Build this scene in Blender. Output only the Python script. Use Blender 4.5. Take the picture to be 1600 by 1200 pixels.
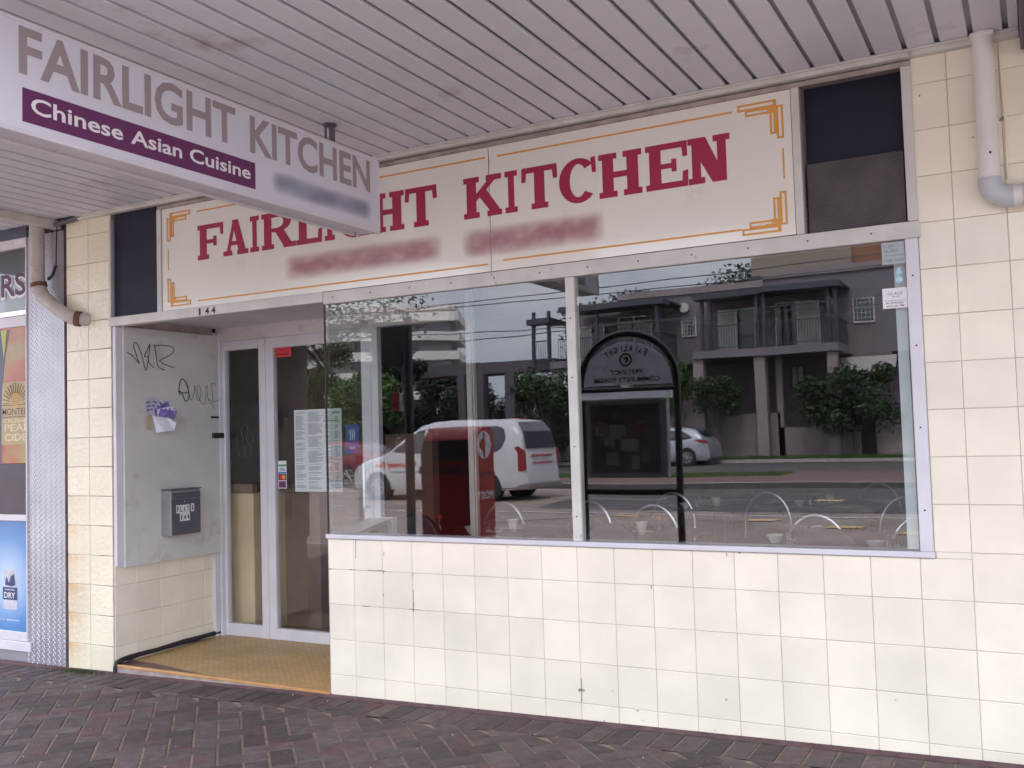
import bpy, math, random
from math import radians as R, sin, cos, pi
from mathutils import Vector, Matrix
random.seed(7)
for o in list(bpy.data.objects): bpy.data.objects.remove(o)
S = bpy.context.scene
COL = S.collection
# ------------------------------------------------------------------ camera
cam = bpy.data.objects.new('camera', bpy.data.cameras.new('camera')); COL.objects.link(cam)
cam.data.sensor_width = 36; cam.data.lens = 33.96; cam.data.clip_end = 2000; cam.data.clip_start = .05
cr = Vector((0.87903384, 0.47585145, -0.02940935)); cu = Vector((0.05016550, -0.03097401, 0.99826050)); cf = Vector((-0.47411278, 0.87898010, 0.05109853))
cam.matrix_world = Matrix(((cr.x, cu.x, -cf.x, 3.65850), (cr.y, cu.y, -cf.y, -4.45124), (cr.z, cu.z, -cf.z, 1.47575), (0, 0, 0, 1)))
S.camera = cam
# ------------------------------------------------------------------ sky, sun, exposure
SUN_EL, SUN_AZ = 52, 14
w = bpy.data.worlds.new("World"); S.world = w; w.use_nodes = True
nt = w.node_tree; N = nt.nodes; L = nt.links
bg = N['Background']; bg.inputs['Strength'].default_value = .1
sky = N.new('ShaderNodeTexSky'); sky.sky_type = 'NISHITA'; sky.sun_disc = False
sky.sun_elevation = R(SUN_EL); sky.sun_rotation = R(SUN_AZ); sky.dust_density = 3
tc = N.new('ShaderNodeTexCoord'); mp = N.new('ShaderNodeMapping'); mp.inputs['Scale'].default_value = (1, 1, 2.6)
nz = N.new('ShaderNodeTexNoise'); nz.inputs['Scale'].default_value = 2.6; nz.inputs['Detail'].default_value = 6; nz.inputs['Roughness'].default_value = .55
cr_ = N.new('ShaderNodeValToRGB'); e = cr_.color_ramp.elements
e[0].position = .36; e[0].color = (.53, .57, .77, 1); e[1].position = .68; e[1].color = (1, 1, 1, 1)
sc = N.new('ShaderNodeVectorMath'); sc.operation = 'SCALE'; sc.inputs['Scale'].default_value = 13
mx = N.new('ShaderNodeMixRGB'); mx.inputs[0].default_value = .85
L.new(tc.outputs['Generated'], mp.inputs[0]); L.new(mp.outputs[0], nz.inputs['Vector']); L.new(nz.outputs[0], cr_.inputs[0]); L.new(cr_.outputs[0], sc.inputs[0])
sx = N.new('ShaderNodeSeparateXYZ'); mr = N.new('ShaderNodeMapRange'); mr.inputs['To Min'].default_value = .82; mr.inputs['To Max'].default_value = 1.7
gs = N.new('ShaderNodeVectorMath'); gs.operation = 'SCALE'
L.new(tc.outputs['Generated'], sx.inputs[0])      # an overcast sky is brighter overhead and towards the veiled sun
yy = N.new('ShaderNodeMath'); yy.operation = 'MULTIPLY'; yy.inputs[1].default_value = .55; ym = N.new('ShaderNodeMath'); ym.operation = 'MAXIMUM'; ym.inputs[1].default_value = 0
ya = N.new('ShaderNodeMath'); ya.operation = 'ADD'; L.new(sx.outputs[1], ym.inputs[0]); L.new(ym.outputs[0], yy.inputs[0]); L.new(yy.outputs[0], ya.inputs[0]); L.new(sx.outputs[2], ya.inputs[1]); L.new(ya.outputs[0], mr.inputs['Value'])
L.new(sky.outputs[0], mx.inputs[1]); L.new(sc.outputs[0], mx.inputs[2]); L.new(mx.outputs[0], gs.inputs[0]); L.new(mr.outputs[0], gs.inputs['Scale']); L.new(gs.outputs[0], bg.inputs['Color'])
sl = bpy.data.lights.new('sun', 'SUN'); sl.energy = 1.5; sl.angle = R(18); sl.color = (1, .97, .95)
sun = bpy.data.objects.new('sun', sl); COL.objects.link(sun)
# the veiled sun stands high behind the shops, so the street and the far fronts are lit and the footpath is shaded
sd = Vector((sin(R(SUN_AZ)) * cos(R(SUN_EL)), cos(R(SUN_AZ)) * cos(R(SUN_EL)), sin(R(SUN_EL))))
sun.rotation_euler = sd.to_track_quat('Z', 'Y').to_euler()
S.view_settings.view_transform = 'Standard'; S.view_settings.look = 'None'; S.view_settings.gamma = 1
S.view_settings.exposure = 1.86
S.render.engine = 'CYCLES'
S.cycles.transparent_max_bounces = 24; S.cycles.max_bounces = 10; S.cycles.glossy_bounces = 6; S.cycles.diffuse_bounces = 5

# ------------------------------------------------------------------ materials
def rgb(c): return (c[0], c[1], c[2], 1)
def M(name, col, rough=.6, metal=0, var=.12, scale=6, bump=0, bscale=60, spec=.5, rnd=0, dirt=None, dscale=1.5, dlo=.55, coat=0, sz=1):
    m = bpy.data.materials.new(name); m.use_nodes = True; n = m.node_tree.nodes; l = m.node_tree.links
    b = n['Principled BSDF']; b.inputs['Roughness'].default_value = rough; b.inputs['Metallic'].default_value = metal
    b.inputs['Specular IOR Level'].default_value = spec; b.inputs['Coat Weight'].default_value = coat; b.inputs['Coat Roughness'].default_value = .08
    t = n.new('ShaderNodeTexCoord'); z = n.new('ShaderNodeTexNoise'); z.inputs['Scale'].default_value = scale; z.inputs['Detail'].default_value = 5
    src = t.outputs['Object']
    if sz != 1:
        mp = n.new('ShaderNodeMapping'); mp.inputs['Scale'].default_value = (1, 1, sz); l.new(src, mp.inputs[0]); src = mp.outputs[0]
    l.new(src, z.inputs['Vector'])
    r = n.new('ShaderNodeMapRange'); r.inputs['From Min'].default_value = .3; r.inputs['From Max'].default_value = .7
    r.inputs['To Min'].default_value = 1 - var; r.inputs['To Max'].default_value = 1 + var; l.new(z.outputs[0], r.inputs['Value'])
    s = n.new('ShaderNodeVectorMath'); s.operation = 'SCALE'; s.inputs[0].default_value = col; l.new(r.outputs[0], s.inputs['Scale']); out = s.outputs[0]
    if rnd:
        g = n.new('ShaderNodeNewGeometry'); rr = n.new('ShaderNodeMapRange'); rr.inputs['To Min'].default_value = 1 - rnd; rr.inputs['To Max'].default_value = 1 + rnd
        l.new(g.outputs['Random Per Island'], rr.inputs['Value']); s2 = n.new('ShaderNodeVectorMath'); s2.operation = 'SCALE'
        l.new(out, s2.inputs[0]); l.new(rr.outputs[0], s2.inputs['Scale']); out = s2.outputs[0]
    if dirt:
        z2 = n.new('ShaderNodeTexNoise'); z2.inputs['Scale'].default_value = dscale; z2.inputs['Detail'].default_value = 8; z2.inputs['Roughness'].default_value = .7
        l.new(src, z2.inputs['Vector']); r2 = n.new('ShaderNodeMapRange'); r2.inputs['From Min'].default_value = dlo; r2.inputs['From Max'].default_value = dlo + .15
        l.new(z2.outputs[0], r2.inputs['Value']); x = n.new('ShaderNodeMixRGB'); l.new(r2.outputs[0], x.inputs[0]); l.new(out, x.inputs[1]); x.inputs[2].default_value = rgb(dirt); out = x.outputs[0]
    l.new(out, b.inputs['Base Color'])
    if bump:
        z3 = n.new('ShaderNodeTexNoise'); z3.inputs['Scale'].default_value = bscale; z3.inputs['Detail'].default_value = 3; l.new(t.outputs['Object'], z3.inputs['Vector'])
        bp = n.new('ShaderNodeBump'); bp.inputs['Strength'].default_value = bump; bp.inputs['Distance'].default_value = .01
        l.new(z3.outputs[0], bp.inputs['Height']); l.new(bp.outputs[0], b.inputs['Normal'])
    return m
def glass(name, f0=.09, tint=(.95, .97, .965), rough=0.0, maxr=1.0, k=.9):
    m = bpy.data.materials.new(name); m.use_nodes = True; n = m.node_tree.nodes; l = m.node_tree.links
    n.remove(n['Principled BSDF']); out = n['Material Output']
    g = n.new('ShaderNodeNewGeometry'); d = n.new('ShaderNodeVectorMath'); d.operation = 'DOT_PRODUCT'
    l.new(g.outputs['Incoming'], d.inputs[0]); l.new(g.outputs['Normal'], d.inputs[1])
    def mt(op, a, b_=None):
        q = n.new('ShaderNodeMath'); q.operation = op
        for i, v in enumerate((a, b_)):
            if v is None: continue
            if isinstance(v, (int, float)): q.inputs[i].default_value = v
            else: l.new(v, q.inputs[i])
        return q.outputs[0]
    a = mt('ABSOLUTE', d.outputs['Value']); p = mt('POWER', mt('SUBTRACT', 1.0, a), 5.0); f = mt('ADD', mt('MULTIPLY', p, k), f0)
    tr = n.new('ShaderNodeBsdfTransparent'); tr.inputs[0].default_value = rgb(tint); gl = n.new('ShaderNodeBsdfGlossy'); gl.inputs['Roughness'].default_value = rough
    tc2 = n.new('ShaderNodeTexCoord'); wv = n.new('ShaderNodeTexNoise'); wv.inputs['Scale'].default_value = 1.6; wv.inputs['Detail'].default_value = 1; bp = n.new('ShaderNodeBump'); bp.inputs['Distance'].default_value = .0006
    l.new(tc2.outputs['Object'], wv.inputs['Vector']); l.new(wv.outputs[0], bp.inputs['Height']); l.new(bp.outputs[0], gl.inputs['Normal'])
    mi = n.new('ShaderNodeMixShader'); l.new(f, mi.inputs[0]); l.new(tr.outputs[0], mi.inputs[1]); l.new(gl.outputs[0], mi.inputs[2]); l.new(mi.outputs[0], out.inputs[0])
    return m
def emis(name, col, st):
    m = M(name, col); b = m.node_tree.nodes['Principled BSDF']; b.inputs['Emission Color'].default_value = rgb(col); b.inputs['Emission Strength'].default_value = st; return m

m_tile = M('cream glazed tile', (.845, .795, .655), .2, var=.07, scale=3, bump=.10, bscale=26, rnd=.05, spec=.55)
def rust_tile():
    m = M('cream tile with rust runs', (.835, .78, .60), .17, var=.05, scale=3, bump=.5, bscale=34, rnd=.05, spec=.6)
    n = m.node_tree.nodes; l = m.node_tree.links; b = n['Principled BSDF']; src = b.inputs['Base Color'].links[0].from_socket
    t = n.new('ShaderNodeTexCoord'); sp = n.new('ShaderNodeSeparateXYZ'); l.new(t.outputs['Object'], sp.inputs[0])
    def mt(op, a, c=None, cl=False):
        q = n.new('ShaderNodeMath'); q.operation = op; q.use_clamp = cl
        for i, v in enumerate((a, c)):
            if v is None: continue
            if isinstance(v, (int, float)): q.inputs[i].default_value = v
            else: l.new(v, q.inputs[i])
        return q.outputs[0]
    # rust washes down from the upper left of each tile, only on the left column and below 1.4 m
    fz = mt('FRACT', mt('DIVIDE', mt('SUBTRACT', sp.outputs[2], .133), .2))
    top = mt('POWER', fz, 3.0); left = mt('MULTIPLY', mt('SUBTRACT', -2.03, sp.outputs[0]), 5.0, True)
    low = mt('MULTIPLY', mt('SUBTRACT', 1.5, sp.outputs[2]), 1.1, True)
    z = n.new('ShaderNodeTexNoise'); z.inputs['Scale'].default_value = 9; mp = n.new('ShaderNodeMapping'); mp.inputs['Scale'].default_value = (2.4, 1, .35)
    l.new(t.outputs['Object'], mp.inputs[0]); l.new(mp.outputs[0], z.inputs['Vector'])
    a = mt('MULTIPLY', mt('MULTIPLY', mt('ADD', mt('MULTIPLY', top, .75), .28), low), mt('MULTIPLY', left, mt('MULTIPLY', z.outputs[0], 1.5)), True)
    x = n.new('ShaderNodeMixRGB'); l.new(a, x.inputs[0]); l.new(src, x.inputs[1]); x.inputs[2].default_value = (.62, .36, .12, 1); l.new(x.outputs[0], b.inputs['Base Color'])
    return m
m_rust = rust_tile()
m_grout = M('grey grout', (.42, .36, .33), .9, var=.35, scale=4)
m_alu = M('weathered painted aluminium', (.61, .60, .565), .5, var=.1, scale=7, dirt=(.22, .19, .17), dscale=9, dlo=.62, bump=.05)
m_frame = M('pale mauve painted frame', (.66, .65, .69), .4, var=.06, scale=5, dirt=(.3, .27, .27), dscale=12, dlo=.66)
m_white = M('white painted board', (.63, .62, .61), .55, var=.08, scale=2, dirt=(.47, .44, .43), dscale=3.5, dlo=.55)
m_soffit = M('soffit metal sheet', (.68, .705, .77), .45, var=.06, scale=1.2, dirt=(.42, .37, .35), dscale=1.7, dlo=.58, bump=.03, bscale=8)
m_dark = M('dark gap', (.035, .03, .04), .8)
m_sign = M('cream sign board', (.78, .765, .685), .25, var=.03, scale=1.5, dirt=(.64, .60, .53), dscale=2, dlo=.62, spec=.6, coat=1)
m_red = M('crimson sign paint', (.36, .022, .065), .3, var=.06)
m_gold = M('ochre sign paint', (.68, .33, .07), .35, var=.08)
m_signw = M('white acrylic sign face', (.66, .66, .74), .3, var=.03, scale=2)
m_signtxt = M('grey brown vinyl lettering', (.33, .28, .29), .4, var=.04)
m_purple = M('purple vinyl', (.13, .028, .11), .35, var=.05)
m_wtxt = M('white vinyl', (.78, .75, .78), .4, var=.02)
m_black = M('black paint', (.012, .012, .014), .35)
m_galv = M('grey enamel steel', (.12, .12, .15), .4, metal=.3, var=.1, dirt=(.25, .24, .25), dscale=20, dlo=.68)
m_galv2 = M('light grey enamel steel', (.30, .29, .29), .45, metal=.2)
m_cheq = M('aluminium chequer plate', (.46, .455, .49), .42, metal=.7, var=.12, scale=3, dirt=(.42, .41, .43), dscale=3, dlo=.6)
m_pvc = M('dull cream pvc pipe', (.76, .75, .71), .4, var=.05, dirt=(.40, .36, .34), dscale=6, dlo=.6)
m_pvcold = M('stained pvc pipe', (.50, .47, .43), .6, var=.12, dirt=(.24, .19, .17), dscale=14, dlo=.56)
m_pvcgrey = M('grey pvc elbow', (.50, .52, .55), .4)
m_navy = M('navy backing sheet', (.014, .016, .036), .55, var=.15, scale=3)
m_mesh = M('expanded metal mesh', (.02, .02, .035), .8, spec=.15)
m_paver = M('dark red and grey clay paver', (.092, .070, .069), .75, var=.28, scale=18, bump=.4, bscale=90, rnd=.36, dirt=(.13, .045, .045), dscale=3.2, dlo=.53)
m_joint = M('sandy paving joint', (.24, .18, .14), .95, var=.25, scale=20)
m_mosaic = None
def brickmat(name, c1, c2, cm, scale, bw, rh, mort, rough=.6, rot=(0, 0, 0), off=.5, bump=.3):
    m = M(name, c1, rough); n = m.node_tree.nodes; l = m.node_tree.links; b = n['Principled BSDF']
    t = n.new('ShaderNodeTexCoord'); mp = n.new('ShaderNodeMapping'); mp.inputs['Rotation'].default_value = rot
    br = n.new('ShaderNodeTexBrick'); br.offset = off; br.inputs['Color1'].default_value = rgb(c1); br.inputs['Color2'].default_value = rgb(c2); br.inputs['Mortar'].default_value = rgb(cm)
    br.inputs['Scale'].default_value = scale; br.inputs['Brick Width'].default_value = bw; br.inputs['Row Height'].default_value = rh; br.inputs['Mortar Size'].default_value = mort
    l.new(t.outputs['Object'], mp.inputs[0]); l.new(mp.outputs[0], br.inputs['Vector']); 
    z = n.new('ShaderNodeTexNoise'); z.inputs['Scale'].default_value = 3; z.inputs['Detail'].default_value = 6; l.new(t.outputs['Object'], z.inputs['Vector'])
    x = n.new('ShaderNodeMixRGB'); x.blend_type = 'MULTIPLY'; x.inputs[0].default_value = .5; l.new(br.outputs[0], x.inputs[1]); l.new(z.outputs[0], x.inputs[2])
    g = n.new('ShaderNodeGamma'); g.inputs[1].default_value = 1.0; sc2 = n.new('ShaderNodeVectorMath'); sc2.operation = 'SCALE'; sc2.inputs['Scale'].default_value = 1.3
    l.new(x.outputs[0], sc2.inputs[0]); l.new(sc2.outputs[0], b.inputs['Base Color'])
    bp = n.new('ShaderNodeBump'); bp.inputs['Strength'].default_value = bump; bp.inputs['Distance'].default_value = .004; bp.invert = True
    l.new(br.outputs['Fac'], bp.inputs['Height']); l.new(bp.outputs[0], b.inputs['Normal']); return m
m_mosaic = brickmat('ochre mosaic floor tile', (.56, .37, .15), (.48, .305, .12), (.26, .17, .10), 1, .05, .025, .0022, .45)
m_orange = M('terracotta edge tile', (.52, .27, .10), .5, var=.15)
m_conc = M('rough concrete', (.34, .29, .27), .9, var=.25, scale=12, bump=.3, bscale=40)
m_glass = glass('window glass', .074); m_glassd = glass('door glass', .055)
m_pelmet = M('dark interior paint', (.075, .055, .055), .7)
m_floor = M('dark red brown floor', (.10, .05, .045), .35, var=.2)
m_cream = M('cream laminate', (.90, .68, .44), .5, var=.06)
m_brown = M('brown panelling', (.27, .17, .125), .5, var=.12)
m_wood = M('dark table wood', (.07, .045, .035), .3, var=.2)
m_chrome = M('polished chrome', (.85, .86, .9), .32, metal=1, var=.02)
m_vinyl = M('black vinyl', (.015, .014, .018), .4)
m_china = M('white china', (.8, .8, .8), .15, var=.01)
m_clear = glass('drinking glass', .30, (.86, .88, .88), .02)
m_soy = M('dark soy sauce', (.02, .008, .006), .1)
m_cap = M('red bottle cap', (.55, .03, .02), .35)
m_terr = M('terracotta plastic', (.26, .06, .045), .5)
m_leaf = M('tree foliage', (.038, .070, .028), .6, var=.45, scale=.9, rnd=.55)
m_leafd = M('dark tree foliage', (.020, .038, .022), .6, var=.45, scale=.6, rnd=.55)
m_leafl = M('bright tree foliage', (.075, .14, .035), .6, var=.4, scale=.8, rnd=.5)
m_bark = M('bark', (.12, .095, .08), .9, var=.25, bump=.4)
m_road = M('worn concrete road', (.30, .235, .205), .9, var=.14, scale=1.2, bump=.15, bscale=30, dirt=(.20, .16, .145), dscale=.5, dlo=.5)
m_asph = M('patched asphalt', (.085, .075, .078), .85, var=.3, scale=3, bump=.2, bscale=60, dirt=(.17, .14, .13), dscale=.9, dlo=.52, sz=1)
m_line = M('white road paint', (.62, .58, .55), .7, var=.15, scale=10)
m_yellow = M('faded ochre road marking', (.55, .40, .20), .7, var=.15)
m_kerb = M('concrete kerb', (.42, .38, .36), .85, var=.15)
m_kerbd = M('dark kerb face', (.10, .09, .09), .85, var=.2)
m_grass = M('mown grass', (.07, .12, .025), .9, var=.4, scale=3, bump=.5, bscale=40)
m_ground = M('ground', (.20, .17, .14), .95, var=.2, scale=.2)
m_redpath = brickmat('red brick path', (.19, .11, .10), (.16, .095, .09), (.14, .10, .09), 1, .23, .115, .006, .85)
m_rend = M('grey taupe render', (.195, .165, .185), .9, var=.08, scale=1.2, bump=.1, bscale=25)
m_rendl = M('lighter taupe render', (.29, .24, .25), .9, var=.08, scale=1.2)
m_char = M('charcoal metalwork', (.06, .06, .08), .5)
m_curt = M('net curtain', (.55, .55, .52), .8, var=.15, scale=8)
m_dglass = M('dark window pane', (.03, .035, .05), .08, var=.1, spec=.8)
m_carw = M('white van paint', (.60, .59, .61), .25, var=.02, coat=.6)
m_cars = M('silver car paint', (.50, .52, .58), .3, metal=.6, var=.02, coat=.7)
m_carr = M('red car paint', (.20, .012, .02), .3, coat=.6)
m_tyre = M('tyre rubber', (.02, .02, .02), .8)
m_rim = M('alloy rim', (.5, .5, .52), .3, metal=.8)
m_tail = M('red tail lamp', (.28, .012, .02), .15)
m_postred = M('post box red', (.42, .025, .02), .35, var=.06)
m_grime = M('black rubber sealant', (.02, .015, .022), .6, var=.3, bump=.5, bscale=30)
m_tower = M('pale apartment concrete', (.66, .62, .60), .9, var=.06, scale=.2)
m_towerg = M('dark apartment glazing', (.07, .08, .11), .2, var=.4, scale=.35)

# ------------------------------------------------------------------ mesh helpers
class MB:
    def __init__(s): s.v = []; s.f = []; s.mi = []; s.mats = []
    def face(s, pts, m=0):
        i = len(s.v); s.v += [tuple(p) for p in pts]; s.f.append(tuple(range(i, i + len(pts)))); s.mi.append(m)
    def add(s, vs, fs, m=0):
        i = len(s.v); s.v += [tuple(p) for p in vs]; s.f += [tuple(a + i for a in f) for f in fs]; s.mi += [m] * len(fs)
    def box(s, x0, x1, y0, y1, z0, z1, m=0):
        s.add([(x0, y0, z0), (x1, y0, z0), (x1, y1, z0), (x0, y1, z0), (x0, y0, z1), (x1, y0, z1), (x1, y1, z1), (x0, y1, z1)],
              [(0, 3, 2, 1), (4, 5, 6, 7), (0, 1, 5, 4), (1, 2, 6, 5), (2, 3, 7, 6), (3, 0, 4, 7)], m); return s
    def cbox(s, x0, x1, y0, y1, z0, z1, c=.003, m=0):   # box with chamfered edges
        def ring(x0, x1, y0, y1, z, c): return [(x0 + c, y0, z), (x1 - c, y0, z), (x1, y0 + c, z), (x1, y1 - c, z), (x1 - c, y1, z), (x0 + c, y1, z), (x0, y1 - c, z), (x0, y0 + c, z)]
        rs = [ring(x0 + c, x1 - c, y0 + c, y1 - c, z0, c), ring(x0, x1, y0, y1, z0 + c, c), ring(x0, x1, y0, y1, z1 - c, c), ring(x0 + c, x1 - c, y0 + c, y1 - c, z1, c)]
        vs = sum(rs, []); fs = [tuple(range(7, -1, -1)), tuple(range(24, 32))]
        for k in range(3):
            for i in range(8): fs.append((k * 8 + i, k * 8 + (i + 1) % 8, k * 8 + 8 + (i + 1) % 8, k * 8 + 8 + i))
        s.add(vs, fs, m); return s
    def prism(s, poly, o, u, v, n, d, m=0):     # 2-D polygon at origin o in axes u, v extruded d along n
        o = Vector(o); u = Vector(u); v = Vector(v); n = Vector(n)
        a = [o + u * p[0] + v * p[1] for p in poly]; b = [p + n * d for p in a]; k = len(a)
        s.add([*a, *b], [tuple(range(k - 1, -1, -1)), tuple(range(k, 2 * k))] + [(i, (i + 1) % k, k + (i + 1) % k, k + i) for i in range(k)], m); return s
    def tube(s, pts, r, seg=12, m=0, cap=True):
        pts = [Vector(p) for p in pts]; rs = r if isinstance(r, (list, tuple)) else [r] * len(pts); base = len(s.v); up = None; n = len(pts)
        for i, p in enumerate(pts):
            t = (pts[min(i + 1, n - 1)] - pts[max(i - 1, 0)]).normalized()
            if up is None: up = t.orthogonal().normalized()
            up = (up - t * up.dot(t)).normalized(); sd_ = t.cross(up)
            for k in range(seg):
                a = 2 * pi * k / seg; s.v.append(tuple(p + (up * cos(a) + sd_ * sin(a)) * rs[i]))
        for i in range(n - 1):
            for k in range(seg):
                s.f.append((base + i * seg + k, base + i * seg + (k + 1) % seg, base + (i + 1) * seg + (k + 1) % seg, base + (i + 1) * seg + k)); s.mi.append(m)
        if cap:
            s.f.append(tuple(base + k for k in range(seg - 1, -1, -1))); s.mi.append(m); s.f.append(tuple(base + (n - 1) * seg + k for k in range(seg))); s.mi.append(m)
        return s
    def lathe(s, prof, c, seg=20, m=0, ax='z'):
        base = len(s.v); n = len(prof)
        for r, h in prof:
            for k in range(seg):
                a = 2 * pi * k / seg; q = (r * cos(a), r * sin(a), h)
                if ax == 'y': q = (q[0], q[2], q[1])
                if ax == 'x': q = (q[2], q[0], q[1])
                s.v.append((c[0] + q[0], c[1] + q[1], c[2] + q[2]))
        for i in range(n - 1):
            for k in range(seg):
                s.f.append((base + i * seg + k, base + i * seg + (k + 1) % seg, base + (i + 1) * seg + (k + 1) % seg, base + (i + 1) * seg + k)); s.mi.append(m)
        return s
    def build(s, name, mat, parent=None, smooth=False, bevel=0, solid=0):
        me = bpy.data.meshes.new(name); off = Vector((0, 0, 0)); p = parent
        while p is not None: off += p.location; p = p.parent
        me.from_pydata([tuple(Vector(v) - off) for v in s.v], [], s.f); 
        for mm in (mat if isinstance(mat, (list, tuple)) else [mat]): me.materials.append(mm)
        for i, pl in enumerate(me.polygons): pl.material_index = s.mi[i]; pl.use_smooth = smooth
        me.update(); o = bpy.data.objects.new(name, me); COL.objects.link(o)
        if parent is not None: o.parent = parent
        if smooth:
            try: me.set_sharp_from_angle(angle=R(40))
            except Exception: pass
        if bevel:
            b = o.modifiers.new('bevel', 'BEVEL'); b.width = bevel; b.segments = 2; b.limit_method = 'ANGLE'
        return o
def tag(o, label=None, cat=None, group=None, kind=None):
    for k, v in (('label', label), ('category', cat), ('group', group), ('kind', kind)):
        if v: o[k] = v
    return o
def thing(name, label, cat, loc=(0, 0, 0), group=None):
    o = bpy.data.objects.new(name, None); COL.objects.link(o); o.location = loc; o.empty_display_size = .1
    return tag(o, label, cat, group)
def copy_tree(o, parent=None):
    c = o.copy(); COL.objects.link(c); c.parent = parent
    for ch in [x for x in bpy.data.objects if x.parent == o]: copy_tree(ch, c)
    return c
def struct(name, mb, mat, kind='structure'): return tag(mb.build(name, mat), kind=kind)
def text(mb, s, o, u, v, n, w, h, bold=0.0, m=0, d=.001, fit=None):
    """writes s in the box w x h (cap height h) at o, running along u, up v, facing n"""
    c = bpy.data.curves.new('t', 'FONT'); c.body = s; c.offset = bold; c.resolution_u = 3
    ob = bpy.data.objects.new('t', c); COL.objects.link(ob); bpy.context.view_layer.update()
    me = ob.evaluated_get(bpy.context.evaluated_depsgraph_get()).to_mesh()
    xs = [p.co.x for p in me.vertices]; x0, x1 = min(xs), max(xs)
    sy = h / .73; ys = [p.co.y for p in me.vertices]
    if fit == 'box': sy = h / (max(ys) - min(ys)); yb = min(ys)
    else: yb = 0
    sx = w / (x1 - x0); o = Vector(o); u = Vector(u); v = Vector(v); n = Vector(n)
    mb.add([o + u * (p.co.x - x0) * sx + v * (p.co.y - yb) * sy + n * d for p in me.vertices], [tuple(p.vertices) for p in me.polygons], m)
    ob.evaluated_get(bpy.context.evaluated_depsgraph_get()).to_mesh_clear(); bpy.data.objects.remove(ob); bpy.data.curves.remove(c)
X, Y, Z = Vector((1, 0, 0)), Vector((0, 1, 0)), Vector((0, 0, 1))

# slab-serif letters made of strokes; every stroke is its own thin prism at its own depth
def slab(ch, w, h):
    t = .27 * h; s = .135 * h; e = .085 * h    # stem, thin stroke, serif overhang
    t = min(t, w * .36); P = []
    def rc(x0, x1, y0, y1): P.append([(x0, y0), (x1, y0), (x1, y1), (x0, y1)])
    def stem(x): rc(x, x + t, 0, h); rc(x - e, x + t + e, 0, s); rc(x - e, x + t + e, h - s, h)
    def arc(cx, cy, rx, ry, tx, ty, a0, a1, n=16):
        for i in range(n):
            a, b = R(a0 + (a1 - a0) * i / n), R(a0 + (a1 - a0) * (i + 1) / n)
            P.append([(cx + rx * cos(a), cy + ry * sin(a)), (cx + rx * cos(b), cy + ry * sin(b)), (cx + (rx - tx) * cos(b), cy + (ry - ty) * sin(b)), (cx + (rx - tx) * cos(a), cy + (ry - ty) * sin(a))])
    if ch == 'I': stem((w - t) / 2)
    elif ch in 'FE':
        stem(e); rc(e, w - s * .3, h - s, h); P.append([(w - s, h), (w, h), (w, h - .34 * h), (w - s * .8, h - .34 * h)])
        rc(e, w * .70, h * .5 - s * .42, h * .5 + s * .42); rc(w * .62, w * .74, h * .36, h * .64)
        if ch == 'E': rc(e, w - s * .3, 0, s); P.append([(w - s * .8, .34 * h), (w + s * .1, .36 * h), (w, 0), (w - s, 0)])
    elif ch == 'L': stem(e); rc(e, w - s * .3, 0, s); P.append([(w - s * .8, .36 * h), (w + s * .1, .38 * h), (w, 0), (w - s, 0)])
    elif ch == 'T':
        rc((w - t) / 2, (w + t) / 2, 0, h); rc((w - t) / 2 - e, (w + t) / 2 + e, 0, s); rc(0, w, h - s, h)
        P.append([(0, h), (s, h), (s * .75, h * .66), (-s * .1, h * .66)]); P.append([(w - s, h), (w, h), (w + s * .1, h * .66), (w - s * .75, h * .66)])
    elif ch == 'H': stem(e); stem(w - t - e); rc(e, w - e, h * .5 - s * .5, h * .5 + s * .5)
    elif ch == 'N': 
        q = t * .72
        for x in (e, w - q - e): rc(x, x + q, 0, h)
        rc(0, e + q + e, 0, s); rc(w - q - 2 * e, w, h - s, h); rc(0, e + q, h - s, h); P.append([(0, h), (t * 1.15 + e, h), (w - e, 0), (w - e - t * 1.15, 0)])
    elif ch == 'K':
        stem(e); P.append([(e + t * .9, h * .38), (e + t * .9, h * .56), (w * .82, h), (w * .98, h)][:2] + [(w * .70, h - s * .5), (w * .9, h - s * .5)])
        P.append([(w * .42, h * .50), (w * .60, h * .66), (w, s * .5), (w * .74, s * .5)]); rc(w * .62, w, 0, s); rc(w * .60, w, h - s, h)
    elif ch == 'A':
        P.append([(w * .10, 0), (w * .24, 0), (w * .52, h), (w * .40, h)]); P.append([(w * .36, h), (w * .60, h), (w * .93, 0), (w * .64, 0)])
        rc(0, w * .36, 0, s); rc(w * .56, w, 0, s); rc(w * .25, w * .75, h * .28, h * .28 + s * .85)
    elif ch == 'R':
        stem(e); rc(e, w * .55, h - s, h); rc(e, w * .55, h * .46, h * .46 + s * .8); arc(w * .50, h * .73, w * .38, h * .27, t * .95, s * .9, -90, 90)
        P.append([(w * .40, h * .50), (w * .66, h * .50), (w * .93, s * .4), (w * .66, s * .4)]); rc(w * .66, w + e * .3, 0, s)
    elif ch in 'CG':
        arc(w * .52, h * .5, w * .52, h * .52, t, s * 1.0, 42, 318, 26); P.append([(w * .86, h * .98), (w * .98, h * 1.0), (w * 1.0, h * .64), (w * .90, h * .64)])
        if ch == 'G': rc(w * .72, w * .98, 0, h * .44); rc(w * .55, w * 1.05, h * .40, h * .40 + s)
    return P

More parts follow.
